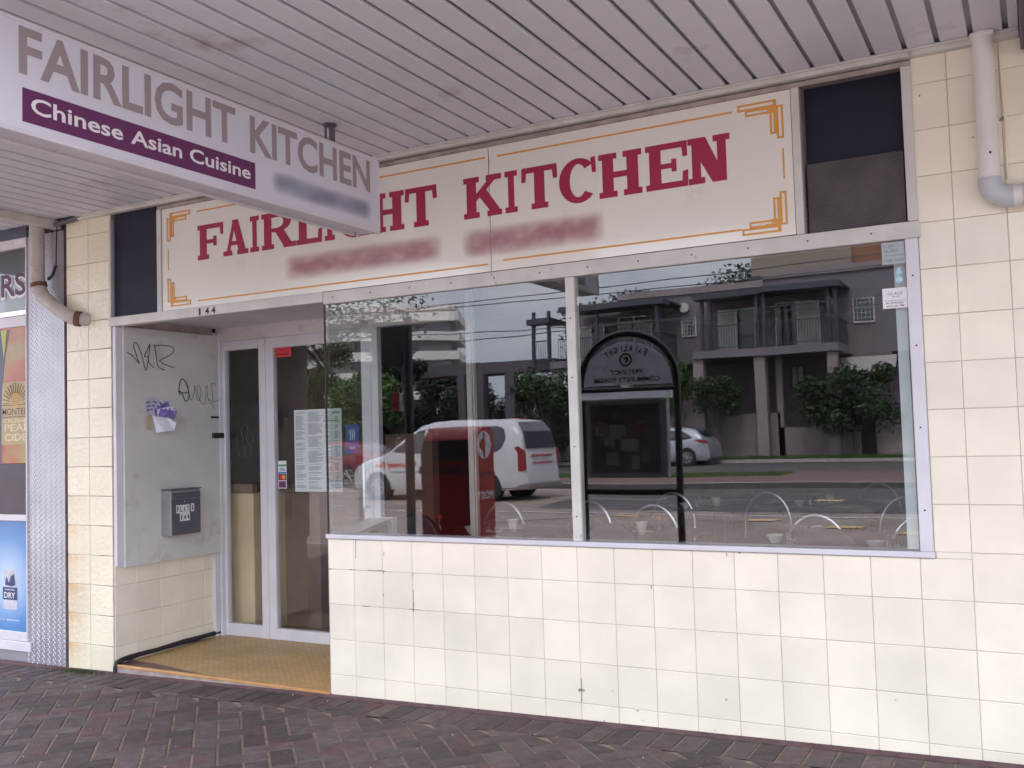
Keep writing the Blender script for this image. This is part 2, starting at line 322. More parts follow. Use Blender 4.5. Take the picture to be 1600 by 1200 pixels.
# ================================================================== FOOTPATH, ROAD, GROUND
fz = lambda x: .021 * max(-4.5, min(5.5, x))
mb = MB()
mb.face([(-400, -500, -.6), (300, -500, -.6), (300, 60, -.6), (-400, 60, -.6)]); struct('ground', mb, m_ground)
mb = MB()
for a, b in ((-60, -4.5), (-4.5, 5.5), (5.5, 60)): mb.face([(a, -4.45, fz(a) - .0045), (b, -4.45, fz(b) - .0045), (b, .03, fz(b) - .0045), (a, .03, fz(a) - .0045)])
struct('footpath_bedding', mb, m_joint)
mb = MB()
def paver(cx, cy, ang, l=.223, w_=.108, clip=-.285):
    ca, sa = cos(ang), sin(ang); pts = []
    tz = random.uniform(-.0015, .0015)
    for k, (dl, dz) in enumerate(((1, 0), (1 - .06, .004))):
        for sx, sy in ((-1, -1), (1, -1), (1, 1), (-1, 1)):
            lx = sx * (l / 2 - k * .004); ly = sy * (w_ / 2 - k * .004); px = cx + lx * ca - ly * sa; py = cy + lx * sa + ly * ca
            py = min(py, clip if clip is not None else 9); pts.append((px, py, fz(px) - .012 + (0 if k == 0 else .012 + tz)))
    mb.add(pts, [(4, 5, 6, 7), (0, 1, 5, 4), (1, 2, 6, 5), (2, 3, 7, 6), (3, 0, 4, 7)])
# 45-degree herringbone
U = .115; c45 = cos(R(45))
def rot(a, b): return ((a - b) * c45, (a + b) * c45)
for i in range(-110, 110):
    for j in range(-110, 110):
        k = (i - j) % 4
        if k == 0: a, b, an = (i + 1) * U, (j + .5) * U, 45
        elif k == 3: a, b, an = (i + .5) * U, (j + 1) * U, 135
        else: continue
        x, y = rot(a, b); x += .31; y -= .2
        if -4.9 < x < 6.4 and -4.42 < y < -.14:
            if k == 0: paver(x, y, R(45))
            else: paver(x, y, R(135))
struct('footpath', mb, m_paver)
mb = MB()
x = -5.0
while x < 6.4: paver(x, -.16, R(90), clip=None); x += .1145
struct('footpath_edge_course', mb, m_paver)
mb = MB(); mb.add([(-4.4, -.044, fz(-4.4) - .001), (5.4, -.044, fz(5.4) - .001), (5.4, .004, fz(5.4) + .012), (-4.4, .004, fz(-4.4) + .012)], [(0, 1, 2, 3)])
struct('footpath_mortar_strip', mb, M('reddish mortar fillet', (.12, .07, .07), .95, var=.3, scale=20, bump=.5, bscale=60))
mb = MB(); mb.box(-60, 60, -4.62, -4.45, -.5, -.015); struct('near_kerb', mb, m_kerb)
RZ = -.12
mb = MB(); mb.face([(-250, -20.3, RZ), (120, -20.3, RZ), (120, -4.62, RZ), (-250, -4.62, RZ)]); struct('road', mb, m_road)
mb = MB(); mb.face([(-7, -20.3, RZ + .004), (60, -20.3, RZ + .004), (60, -13.6, RZ + .004), (-5.6, -13.6, RZ + .004)]); struct('asphalt_patch', mb, m_asph)
mb = MB(); mb.face([(-250, -12.83, RZ + .008), (60, -12.83, RZ + .008), (60, -12.7, RZ + .008), (-250, -12.7, RZ + .008)])
mb.face([(-250, -16.7, RZ + .008), (-3.8, -16.7, RZ + .008), (-3.8, -16.58, RZ + .008), (-250, -16.58, RZ + .008)]); struct('road_line_marking', mb, m_line)
mb = MB()
for x, y in ((.75, -11.1), (-.75, -11.9), (-.4, -16.2), (-3.3, -12.2), (1.9, -10.4), (3.6, -10.4)):
    mb.face([(x, y - .28, RZ + .012), (x + .55, y - .28, RZ + .012), (x + .5, y + .1, RZ + .012), (x - .05, y + .1, RZ + .012)])
struct('road_patch_marking', mb, m_yellow)
mb = MB()
for px_, py_ in (((-6.5, -9.0), (-3.6, -12.1)), ((-3.6, -12.1), (-2.2, -13.9))):
    mb.face([(px_[0], px_[1], RZ + .006), (px_[0] + .05, px_[1], RZ + .006), (py_[0] + .05, py_[1], RZ + .006), (py_[0], py_[1], RZ + .006)])
struct('road_joint', mb, m_kerbd)
mb = MB(); mb.box(-250, 120, -20.50, -20.34, -.5, .03); struct('median_kerb', mb, m_kerb)
mb = MB(); mb.box(-250, 120, -20.34, -20.30, -.5, .025); struct('median_kerb_face', mb, m_kerbd)
mb = MB(); mb.face([(-250, -26, .025), (120, -26, .025), (120, -20.5, .025), (-250, -20.5, .025)]); struct('median_path', mb, m_redpath)
mb = MB(); mb.face([(-250, -25.6, .03), (-3.2, -25.6, .03), (-2.6, -25, .03), (-3.4, -23.6, .03), (-250, -23.2, .03)]); tag(mb.build('median_grass', m_grass), kind='stuff')
mb = MB(); mb.face([(-250, -34, .02), (120, -34, .02), (120, -26, .02), (-250, -26, .02)]); struct('service_road', mb, m_asph)
mb = MB(); mb.box(-250, 120, -34.16, -34, -.5, .15); struct('far_kerb', mb, m_kerb)
mb = MB(); mb.face([(-250, -60, .16), (120, -60, .16), (120, -34.16, .16), (-250, -34.16, .16)]); struct('far_verge', mb, m_ground)
mb = MB()
for _ in range(9000):
    x = random.uniform(-14, 6); y = random.uniform(-35.5, -34.2); h = random.uniform(.05, .16); a = random.uniform(0, pi)
    mb.face([(x, y, .16), (x + .04 * cos(a), y + .04 * sin(a), .16), (x + random.uniform(-.04, .04), y, .16 + h)])
for _ in range(5000):
    x = random.uniform(-14, -2.8); y = random.uniform(-25.4, -23.4); h = random.uniform(.03, .09); a = random.uniform(0, pi)
    mb.face([(x, y, .028), (x + .04 * cos(a), y + .04 * sin(a), .028), (x + random.uniform(-.04, .04), y, .03 + h)])
mb.face([(-40, -35.55, .165), (20, -35.55, .165), (20, -34.2, .165), (-40, -34.2, .165)])
tag(mb.build('verge_grass', m_grass), kind='stuff')
# moss at the foot of the left pillar
mb = MB()
for _ in range(900):
    x = random.gauss(-2.1, .13); y = -abs(random.gauss(.02, .05)) - .005; z = fz(x) + .003
    mb.face([(x, y, z), (x + .008, y, z), (x + random.uniform(-.006, .006), y - .006, z + random.uniform(.003, .011))])
tag(mb.build('moss', m_grass), kind='stuff')
# crumbs and specks on the paving
mb = MB()
for _ in range(40):
    x = random.uniform(-2.6, 3.3); y = random.uniform(-1.6, -.06); r = random.uniform(.0015, .0042)
    mb.add([(x - r, y, fz(x) + .003), (x, y - r, fz(x) + .003), (x + r, y, fz(x) + .003), (x, y + r, fz(x) + .003), (x, y, fz(x) + .003 + r)], [(0, 1, 4), (1, 2, 4), (2, 3, 4), (3, 0, 4)])
tag(mb.build('paving_crumbs', m_china), kind='stuff')

m_gum = M('flattened gum', (.11, .10, .10), .9)
mb = MB()
for _ in range(26):
    x = random.uniform(-2.8, 3.4); y = random.uniform(-1.7, -.1); q = random.uniform(.006, .014); k = 8
    mb.prism([(q * cos(2 * pi * i / k) * random.uniform(.7, 1.1), q * .8 * sin(2 * pi * i / k) * random.uniform(.7, 1.1)) for i in range(k)], (x, y, fz(x) + .0005), X, Y, Z, .0022)
tag(mb.build('gum_spots', m_gum), kind='stuff')
mb = MB()
for _ in range(16):
    x = random.uniform(-2.6, 3.2); y = -abs(random.gauss(.02, .25)) - .03; a = random.uniform(0, 6.28); l_ = random.uniform(.012, .024); z = fz(x) + .004
    d = Vector((cos(a), sin(a), 0)) * l_; e_ = Vector((-sin(a), cos(a), 0)) * l_ * .3; p = Vector((x, y, z)); mb.add([p - d, p - e_ + Z * .002, p + d + Z * .003, p + e_ + Z * .003], [(0, 1, 2, 3)])
tag(mb.build('fallen_leaves', M('dry brown leaf', (.17, .10, .05), .8, rnd=.4)), kind='stuff')

# ================================================================== RESTAURANT BUILDING
shop = thing('restaurant_building', 'cream tiled restaurant shopfront with large corner window and recessed doorway', 'building', (0, 0, 0))
def tile(mb, o, u, n, x0, x1, z0, z1, m=0, gap=.0010, t=.0045):
    """one glazed tile on plane through o, horizontal axis u, outward n"""
    o = Vector(o); u = Vector(u); n = Vector(n); c = .0025; j = random.uniform(-.0006, .0006); k = random.uniform(-.0006, .0006)
    if x1 - x0 < .012 or z1 - z0 < .012: return
    a = [(x0 + gap, z0 + gap), (x1 - gap, z0 + gap), (x1 - gap, z1 - gap), (x0 + gap, z1 - gap)]
    b = [(x0 + gap + c, z0 + gap + c), (x1 - gap - c, z0 + gap + c), (x1 - gap - c, z1 - gap - c), (x0 + gap + c, z1 - gap - c)]
    tt = [t + j, t - j + k, t - j - k, t + j * .3]
    vs = [o + u * p[0] + Z * p[1] - n * .002 for p in a] + [o + u * p[0] + Z * p[1] + n * (t * .55) for p in a] + [o + u * p[0] + Z * p[1] + n * q for p, q in zip(b, tt)]
    mb.add(vs, [(8, 9, 10, 11)] + [(i, (i + 1) % 4, 4 + (i + 1) % 4, 4 + i) for i in range(4)] + [(4 + i, 4 + (i + 1) % 4, 8 + (i + 1) % 4, 8 + i) for i in range(4)], m)
mb = MB(); T = .2; i0 = 0
for i in range(0, 30):
    for k in range(-5, 12):
        x0, x1, z0, z1 = i * T, i * T + T, .724 + k * T, .724 + k * T + T
        if x0 < .02: x0 = .017
        z1 = min(z1, 3.06)
        if x0 < 3.19 and z0 > .8: continue
        if x1 < 3.21 and z1 > .9: z1 = .898
        if 3.19 < x0 < 3.21 and z1 > .9:
            if z0 < .8: tile(mb, (0, 0, 0), X, -Y, 3.264, x1, .898, z1, gap=.0001); z1 = .898
            else: x0 = 3.258
        tile(mb, (0, 0, 0), X, -Y, x0, x1, z0, z1)
tw = mb.build('wall_tiles', m_tile, shop)
mb = MB()
mb.box(.012, 3.255, .0, .12, -.6, .897); mb.box(3.257, 10, .0, .3, -.6, 3.4); mb.box(.0, 2.789, .03, .3, 2.34, 3.4); mb.box(3.221, 10, .03, .3, 2.34, 3.4); mb.box(2.789, 3.221, .12, .3, 2.34, 3.4)
mb.box(-1.8, .0, .03, .3, 2.34, 3.4); mb.box(-2.268, -1.812, .0, .3, -.6, 3.4)
mb.box(-1.95, -1.803, .0, .97, -.6, 2.4)
mb.build('wall', m_grout, shop)
mb = MB()
for k in range(-2, 15):
    z0 = .133 + k * T; z1 = min(z0 + T, 3.06)
    for a, b in ((-2.268, -2.04), (-2.04, -1.812)): tile(mb, (0, 0, 0), X, -Y, a, b, z0, z1, gap=.0018)
mb.build('pillar_tiles', m_rust, shop)
mb = MB()
ys = [.0, .175, .38, .585, .789, .95]
for k in range(-2, 3):
    for a, b in zip(ys, ys[1:]): tile(mb, (-1.803, 0, 0), Y, X, a, b, .133 + k * T, min(.133 + (k + 1) * T, .70))
mb.build('recess_tiles', m_tile, shop)
# return wall with ledge, running back from the window corner
ra, rb_ = Vector((.017, .0, 0)), Vector((-.40, .97, 0)); rd = (rb_ - ra).normalized(); rn = Vector((-rd.y, rd.x, 0)); rl = (rb_ - ra).length
mb = MB(); mb.prism([(0, -.5), (rl, -.5), (rl, .897), (0, .897)], ra + rd * .015, rd, Z, -rn, .13); mb.build('return_wall', m_grout, shop)
mb = MB()
for i in range(6):
    for k in range(-4, 1): tile(mb, ra + rd * .01, rd, rn, i * T, min((i + 1) * T, rl - .02), .724 + k * T, min(.724 + (k + 1) * T, .898))
mb.build('return_tiles', m_tile, shop)
mb = MB(); mb.prism([(0, .898), (rl - .02, .898), (rl - .02, .925), (0, .925)], ra + rn * .01 + rd * .02, rd, Z, -rn, .17); mb.build('return_ledge', m_frame, shop)
# sill, lintel, mullions
mb = MB(); mb.cbox(.012, 3.262, -.022, .10, .900, .9255, .003); mb.build('window_sill', m_frame, shop)
mb = MB(); mb.cbox(.027, 3.268, -.020, .05, 2.262, 2.334, .003)
mb.cbox(-1.815, .024, -.022, .05, 2.276, 2.337, .003); mb.build('transom_beam', m_alu, shop)
mb = MB(); mb.cbox(1.588, 1.638, -.016, .04, .926, 2.261, .003); mb.build('window_mullion', m_alu, shop)
mb = MB(); mb.cbox(3.204, 3.257, -.018, .05, .926, 2.261, .003); mb.build('window_jamb', m_frame, shop)
mb = MB(); mb.box(3.15, 3.195, .03, .06, .93, 2.19); mb.build('inner_jamb', M('pale inner jamb', (.55, .60, .60), .5, var=.1, scale=2), shop)
mb = MB()
for q in range(12):
    mb = MB(); mb.lathe([(.0001, -.0225), (.004, -.0225), (.004, -.019)], (.1 + q * .27, 0, 2.30), 8, ax='y'); mb.build('frame_screw', m_dark, shop)
for z in (1.1, 1.45, 1.8, 2.1):
    mb = MB(); mb.lathe([(.0001, -.0205), (.004, -.0205), (.004, -.017)], (3.23, 0, z), 8, ax='y'); mb.build('frame_screw', m_dark, shop)
    mb = MB(); mb.lathe([(.0001, -.0185), (.004, -.0185), (.004, -.015)], (1.613, 0, z - .05), 8, ax='y'); mb.build('frame_screw', m_dark, shop)
mb = MB(); mb.box(.022, 1.589, .0, .006, .926, 2.262); p1 = mb.build('window_pane', m_glass, shop)
mb = MB(); mb.box(1.637, 3.204, .0, .006, .926, 2.262); mb.build('window_pane', m_glass, shop)
mb = MB(); mb.prism([(.012, .926), (rl - .03, .926), (rl - .03, 2.27), (.012, 2.27)], ra + rn * -.02, rd, Z, -rn, .006); mb.build('return_pane', glass('return glass', .028, k=.5), shop)
mb = MB(); mb.cbox(.014, .0215, -.003, .009, .926, 2.262, .001); mb.build('corner_seal', m_black, shop)
# entrance soffit + band over the door
mb = MB(); mb.box(-1.8, .0, .05, .97, 2.335, 2.36); mb.box(-1.8, .3, .93, 1.0, 2.235, 2.335); mb.build('entrance_soffit', m_white, shop)
# step
mb = MB()
mb.add([(-1.795, .0, .018), (.012, .0, .022), (.012, 1.0, .034), (-1.795, 1.0, .034), (-1.795, 0, -.2), (.012, 0, -.2), (.012, 1, -.2), (-1.795, 1, -.2)], [(0, 1, 2, 3), (4, 5, 1, 0)])
st = mb.build('entrance_step', m_mosaic, shop)
mb = MB(); mb.cbox(-1.79, .010, -.013, .003, .004, .0225, .004); mb.build('step_nosing', m_orange, shop)
mb = MB(); mb.box(-1.79, .010, -.009, -.001, -.2, .004); mb.build('step_riser', m_conc, shop)
mb = MB(); pts = [(-1.785, -.012, -.045), (-1.787, -.014, .0), (-1.785, .0, .03), (-1.783, .05, .045)]
for i in range(12): pts.append((-1.784 + random.uniform(-.003, .003), .1 + i * .077, .046 + .001 * i + random.uniform(-.003, .005)))
mb.tube(pts, [.014 + random.uniform(0, .006) for _ in pts], 8); mb.build('rubber_seal', m_grime, shop, smooth=True)
# door set at y = .97
DY = .97
mb = MB()
def fr(x0, x1, z0, z1, d=.05): mb.cbox(x0, x1, DY - .025, DY + d - .025, z0, z1, .003)
fr(-1.80, -1.725, .03, 2.235); fr(-1.725, -1.385, 2.165, 2.235); fr(-1.725, -1.385, .034, .125); fr(-1.385, -1.320, .03, 2.235)
mb.build('sidelight_frame', m_frame, shop)
mb = MB(); mb.cbox(-1.80, -1.77, DY - .10, DY - .026, .03, 2.3, .003); mb.cbox(-1.765, -1.745, DY - .06, DY - .026, .03, 2.3, .003); mb.build('door_post_trim', m_frame, shop)
mb = MB(); mb.box(-1.73, -1.38, DY - .003, DY + .003, .12, 2.17); mb.build('sidelight_pane', m_glassd, shop)
door = MB(); mb = door
fr(-1.317, -1.245, .034, 2.235); fr(-1.245, -.44, 2.155, 2.235); fr(-1.245, -.44, .034, .115); fr(-.44, -.36, .034, 2.235)
dr = mb.build('door', m_frame, shop)
mb = MB(); mb.box(-1.25, -.435, DY - .003, DY + .003, .11, 2.16); mb.build('door_pane', m_glassd, dr)
mb = MB(); mb.tube([(-.40, DY - .03, 1.0), (-.40, DY - .07, 1.0), (-.40, DY - .07, 1.3), (-.40, DY - .03, 1.3)], .011, 8); mb.build('door_handle', m_chrome, dr, smooth=True)
mb = MB(); fr(-.357, -.30, .93, 2.30, .05); fr(-.357, -.2, .034, .93, .05); mb.build('corner_jamb', m_frame, shop)
# interior of the restaurant
mb = MB(); mb.face([(-3, .02, .02), (3.4, .02, .02), (3.4, 7, .02), (-3, 7, .02)]); mb.build('room_floor', m_floor, shop)
mb = MB(); mb.face([(-3, .3, 2.75), (3.4, .3, 2.75), (3.4, 7, 2.75), (-3, 7, 2.75)]); mb.box(-3.4, 3.4, .3, .32, 2.36, 2.8); mb.build('room_ceiling', m_pelmet, shop)
mb = MB(); mb.box(-3.1, 3.5, 7, 7.1, 0, 2.8); mb.box(-3.1, -3, .3, 7, 0, 2.8); mb.box(3.4, 3.5, .3, 7, 0, 2.8); mb.box(-3, -1.803, .9, .968, 2.3, 2.8); mb.build('room_wall', M('maroon brown room wall', (.045, .03, .028), .6), shop)
mb = MB(); mb.box(-2.9, -1.60, 1.10, 2.2, .02, 1.08); cn = mb.build('partition', m_cream, shop)
mb = MB(); mb.box(-1.60, -1.25, 1.45, 2.2, .02, 1.06); mb.box(-1.45, -.95, 2.6, 2.7, .02, 1.5); mb.box(-2.9, -1.45, 2.2, 2.24, 1.06, 2.74); mb.build('brown_partition', m_brown, shop)
mb = MB(); mb.box(-2.3, -1.58, 1.07, 1.12, 1.085, 1.15); mb.build('partition_rail', m_brown, shop)
mb = MB(); mb.cbox(.075, .118, 1.5, 1.54, .0, 2.74, .004); mb.cbox(.126, .138, 1.5, 1.54, 0, 2.74, .003); mb.build('room_post', m_alu, shop)
# ---- bodies above the canopy and roof (unseen, blocks the sky; height cut for more light on the street)
mb = MB(); mb.box(-5, 10, .0, 9, 3.42, 4.3); mb.box(-2.27, 10, 7.2, 9, -.5, 3.42); mb.box(3.6, 3.8, .3, 7.2, -.5, 3.42); mb.build('upper_wall', m_rendl, shop)

m_chip = M('chipped grey patch', (.30, .27, .25), .9, var=.4, scale=60)
# chips, scratches and blackened grout on the tiled wall
CH = [(1.605, 0.188, 0.0437, 0.0219), (1.591, 0.18, 0.0125, 0.0063), (1.771, 0.201, 0.0094, 0.0063), (1.721, 0.05, 0.0094, 0.0125), (1.898, 0.119, 0.0156, 0.0094), (2.012, 0.041, 0.0156, 0.0094), (2.337, 0.216, 0.0156, 0.0125), (2.279, 0.072, 0.0063, 0.0063), (2.851, 0.062, 0.0094, 0.0094), (3.004, 0.022, 0.0125, 0.0094), (2.428, 0.896, 0.0187, 0.0156), (2.367, 0.885, 0.0063, 0.0187), (1.923, 0.076, 0.0063, 0.0063), (-1.943, -0.043, 0.0156, 0.0094), (3.292, 2.874, 0.0094, 0.0125), (3.601, 2.714, 0.025, 0.025), (3.488, 2.658, 0.0094, 0.0094), (3.076, 0.292, 0.0063, 0.0063)]
for x, z, a, b in CH:
    mb = MB(); k = 9; mb.prism([(a * .5 * cos(2 * pi * i / k) * random.uniform(.5, 1.2), b * .5 * sin(2 * pi * i / k) * random.uniform(.5, 1.2)) for i in range(k)], (x, -.0052, z), X, Z, -Y, .0006); mb.build('tile_chip', m_chip, shop)
GR = [(0.218, 0.897, 0.215, 0.792), (0.16, 0.727, 0.211, 0.725), (0.296, 0.727, 0.425, 0.728), (0.413, 0.835, 0.412, 0.813), (0.407, 0.728, 0.407, 0.713), (0.405, 0.603, 0.404, 0.585), (0.26, 0.525, 0.309, 0.525), (0.606, 0.634, 0.604, 0.512), (0.575, 0.528, 0.647, 0.525), (1.99, 0.725, 1.991, 0.704), (1.604, 0.244, 1.603, 0.131), (0.016, 0.723, 0.04, 0.723), (0.606, 0.729, 0.605, 0.704)]
for x0_, z0_, x1_, z1_ in GR:
    d_ = Vector((x1_ - x0_, 0, z1_ - z0_)); mb = MB(); pts = [Vector((x0_, -.0046, z0_)) + d_ * (i / 6) + Vector((random.uniform(-.0008, .0008), 0, random.uniform(-.0008, .0008))) for i in range(7)]
    mb.tube(pts, [random.uniform(.0008, .0022) for _ in pts], 5); mb.build('blackened_grout', m_grime, shop)

# ================================================================== VENT GRILLES beside the fascia sign
def vent(x0, x1, z0, z1, label):
    t = thing('vent_grille', label, 'vent grille', ((x0 + x1) / 2, 0, z0), 'mesh panels at the ends of the fascia')
    mb = MB(); cw, chh, th = .0150, .0090, .00075
    nx = int((x1 - x0) / cw); nz_ = int((z1 - z0) / chh)
    for j in range(nz_):
        for i in range(nx):
            ox = x0 + (i + (.5 if j % 2 else 0)) * cw; oz = z0 + j * chh
            if ox + cw > x1: continue
            a, b, c, d = (ox, oz + chh / 2), (ox + cw / 2, oz), (ox + cw, oz + chh / 2), (ox + cw / 2, oz + chh)
            for p, q in ((a, d), (d, c)):
                dz_ = .0016 if q[1] > p[1] else -.0016
                mb.add([(p[0], -.004, p[1] - th), (q[0], -.004, q[1] - th), (q[0], -.004, q[1] + th), (p[0], -.004, p[1] + th), (p[0], -.001, p[1] + th), (q[0], -.001, q[1] + th)], [(0, 1, 2, 3), (3, 2, 5, 4)])
    mb.build('mesh', m_mesh, t)
    return t
v1 = vent(2.792, 3.216, 2.334, 3.022, 'dark expanded metal vent panel at the right end above the window')
mb = MB(); mb.box(2.79, 3.22, .10, .11, 2.33, 3.03); mb.build('backing', m_navy, v1)
mb = MB(); mb.box(2.80, 3.21, .035, .095, 2.336, 2.66); mb.build('added_lower_panel', M('grey lower panel', (.14, .125, .125), .5, var=.3, scale=5, metal=.2), v1)  # grey panel added behind the mesh to make its lower part paler
v2 = vent(-1.790, -1.358, 2.342, 3.055, 'dark navy vent panel at the left end beside the tiled pillar')
mb = MB(); mb.box(-1.795, -1.355, .02, .03, 2.338, 3.06); mb.build('backing', M('faded navy backing', (.035, .038, .068), .5, var=.15), v2)
mb = MB()
for a, b in ((2.752, 2.788), (3.221, 3.262), (-1.352, -1.312), (-1.815, -1.797)): mb = MB(); mb.cbox(a, b, -.018, .02, 2.336, 3.0095, .002); mb.build('fascia_upright', m_alu, shop)

# ================================================================== FASCIA SIGN
fs = thing('fascia_sign', 'long cream board reading FAIRLIGHT KITCHEN in crimson slab letters above the window', 'sign', (.7, 0, 2.335))
mb = MB(); mb.box(-1.308, 1.1585, -.010, .018, 2.339, 3.008); mb.build('board', m_sign, fs)
mb = MB(); mb.box(1.1615, 2.749, -.011, .018, 2.339, 3.008); mb.build('board', m_sign, fs)
mb = MB(); mb.tube([(1.160, -.0095, 2.339), (1.160, -.0095, 2.55), (1.161, -.0105, 2.66), (1.159, -.0095, 2.84), (1.162, -.0105, 2.93), (1.16, -.0095, 3.0)], .0022, 6); mb.build('joint', m_dark, fs)
LET = [('F', -.986, -.765), ('A', -.765, -.556), ('I', -.552, -.456), ('R', -.446, -.182), ('L', -.172, .02), ('I', .03, .13), ('G', .145, .372), ('H', .385, .609), ('T', .619, .826),
       ('K', 1.0, 1.235), ('I', 1.242, 1.343), ('T', 1.357, 1.561), ('C', 1.573, 1.78), ('H', 1.794, 2.023), ('E', 2.043, 2.255), ('N', 2.258, 2.463)]
for wd in (LET[:9], LET[9:]):
  mb = MB()
  for ch, a, b in wd:
    for i, pg in enumerate(slab(ch, b - a, .222)): mb.prism(pg, (a, -.0112, 2.636), X, Z, -Y, .0006 + .00012 * i)
  mb.build('lettering', m_red, fs)
mb = MB(); g = .0045
def ln(x0, x1, z0, z1, dd=.0008): mb.box(x0, x1, -.0112 - dd, -.0108, z0, z1)
ln(-.99, 1.142, 2.949, 2.958); ln(1.213, 2.48, 2.946, 2.955); ln(-.99, 1.139, 2.374, 2.383); ln(1.233, 2.503, 2.386, 2.395)
ln(2.703, 2.711, 2.60, 2.742); ln(-1.257, -1.249, 2.60, 2.742)
def rect(x0, x1, z0, z1, q, t=.0095):
    ln(x0, x1, z0, z0 + t, .0008 + q); ln(x0, x1, z1 - t, z1, .0010 + q); ln(x0, x0 + t, z0, z1, .0012 + q); ln(x1 - t, x1, z0, z1, .0014 + q)
def orn(cx, cz, sx, sz_):     # stepped art-deco corner
    def rr(a, b, c, d, q): 
        xs = sorted((cx + sx * a, cx + sx * b)); zs = sorted((cz + sz_ * c, cz + sz_ * d)); rect(xs[0], xs[1], zs[0], zs[1], q)
    def ff(a, b, c, d, q):
        xs = sorted((cx + sx * a, cx + sx * b)); zs = sorted((cz + sz_ * c, cz + sz_ * d)); ln(xs[0], xs[1], zs[0], zs[1], q)
    rr(.03, .21, 0, -.032, .0001); rr(0, .032, -.03, -.185, .0002); rr(.05, .175, -.03, -.060, .0003); rr(.032, .062, -.05, -.160, .0004)
    ff(.03, .045, 0, -.05, .0030); ff(.03, .10, -.028, -.042, .0032); ff(.026, .044, -.03, -.15, .0034); ff(.05, .15, -.026, -.036, .0038); ff(.045, .072, -.045, -.062, .0036)
orn(2.715, 2.975, -1, 1); orn(2.715, 2.360, -1, -1); orn(-1.262, 2.975, 1, 1); orn(-1.262, 2.360, 1, -1)
mb.build('border', m_gold, fs)
# soft blur smears added in place of an unreadable line below the name
def smear(name, o, u, n, w_, h, col, parent, seed, n_=9):
    m = bpy.data.materials.new(name + ' paint'); m.use_nodes = True; nn = m.node_tree.nodes; ll = m.node_tree.links; b = nn['Principled BSDF']
    b.inputs['Base Color'].default_value = rgb(col); b.inputs['Roughness'].default_value = .5
    tc_ = nn.new('ShaderNodeTexCoord'); sp = nn.new('ShaderNodeSeparateXYZ'); ll.new(tc_.outputs['Generated'], sp.inputs[0])
    def mt(op, a, c=None, cl=False):
        q = nn.new('ShaderNodeMath'); q.operation = op; q.use_clamp = cl
        for i, v in enumerate((a, c)):
            if v is None: continue
            if isinstance(v, (int, float)): q.inputs[i].default_value = v
            else: ll.new(v, q.inputs[i])
        return q.outputs[0]
    ax = 0 if abs(Vector(u).x) > .5 else 1
    e1 = mt('MULTIPLY', mt('MULTIPLY', sp.outputs[ax], mt('SUBTRACT', 1.0, sp.outputs[ax])), 14.0, True)
    e2 = mt('POWER', mt('MULTIPLY', mt('MULTIPLY', sp.outputs[2], mt('SUBTRACT', 1.0, sp.outputs[2])), 4.0, True), 1.6)
    z = nn.new('ShaderNodeTexNoise'); z.inputs['Scale'].default_value = n_; z.inputs['Detail'].default_value = 1; mp_ = nn.new('ShaderNodeMapping'); mp_.inputs['Location'].default_value = (seed, 0, 0)
    mp_.inputs['Scale'].default_value = (1, 1, .3); ll.new(tc_.outputs['Generated'], mp_.inputs[0]); ll.new(mp_.outputs[0], z.inputs['Vector'])
    r = nn.new('ShaderNodeMapRange'); r.inputs['From Min'].default_value = .35; r.inputs['From Max'].default_value = .6; r.inputs['To Min'].default_value = .55; ll.new(z.outputs[0], r.inputs['Value'])
    ll.new(mt('MULTIPLY', mt('MULTIPLY', e1, e2), mt('MULTIPLY', r.outputs[0], .46), True), b.inputs['Alpha'])
    q = MB(); q.prism([(0, 0), (w_, 0), (w_, h), (0, h)], Vector(o), u, Z, n, .001); return q.build(name, m, parent)
smear('blurred_lettering', (-.27, -.0125, 2.42), X, -Y, 1.13, .17, (.52, .22, .27), fs, 3)
smear('blurred_lettering', (.98, -.0125, 2.41), X, -Y, .84, .18, (.52, .22, .27), fs, 8)
mb = MB(); mb.cbox(-1.35, 3.262, -.014, .02, 3.0105, 3.034, .002); mb.build('fascia_head', M('grimy head strip', (.36, .31, .28), .8, var=.3, scale=9), shop)

# street number on the beam
t144 = thing('street_number', 'small black street number 144 on the beam over the doorway', 'street number', (-.9, -.022, 2.284))
for i, c in enumerate('144'):
    mb = MB(); text(mb, c, (-.972 + i * .055, -.0225, 2.284), X, Z, -Y, .016 if c == '1' else .034, .044, .03, d=.0008); mb.build('digit', m_black, t144)

# ================================================================== CANOPY
can = thing('street_canopy', 'white ribbed metal street canopy over the shop entrance and footpath', 'canopy', (0, -1.5, 3.07))
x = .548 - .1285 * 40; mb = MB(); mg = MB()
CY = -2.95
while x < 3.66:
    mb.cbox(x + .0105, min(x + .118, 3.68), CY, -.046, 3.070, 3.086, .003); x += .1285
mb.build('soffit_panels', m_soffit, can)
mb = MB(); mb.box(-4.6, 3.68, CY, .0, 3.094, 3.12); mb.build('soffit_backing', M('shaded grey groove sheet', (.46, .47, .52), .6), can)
mb = MB(); mb.cbox(-2.1, 3.68, -.045, -.002, 3.040, 3.079, .003); mb.cbox(-2.1, 3.68, -.060, -.046, 3.060, 3.069, .002); mb.build('wall_trim', m_alu, can)
mb = MB(); mb.box(-4.6, 3.70, CY - .03, CY, 3.02, 3.42); mb.build('fascia', m_alu, can)
mb = MB(); mb.box(3.682, 3.74, CY, .0, 2.99, 3.40); mb.build('end_board', M('slate end board', (.20, .18, .21), .7), can)
mb = MB(); mb.box(-4.6, 3.70, CY, .0, 3.38, 3.42); mb.build('roof_sheet', m_galv2, can)
mb = MB(); mb.cbox(-2.40, -2.33, CY, -.002, 3.012, 3.069, .003)
mb.build('cross_beam', m_alu, can)
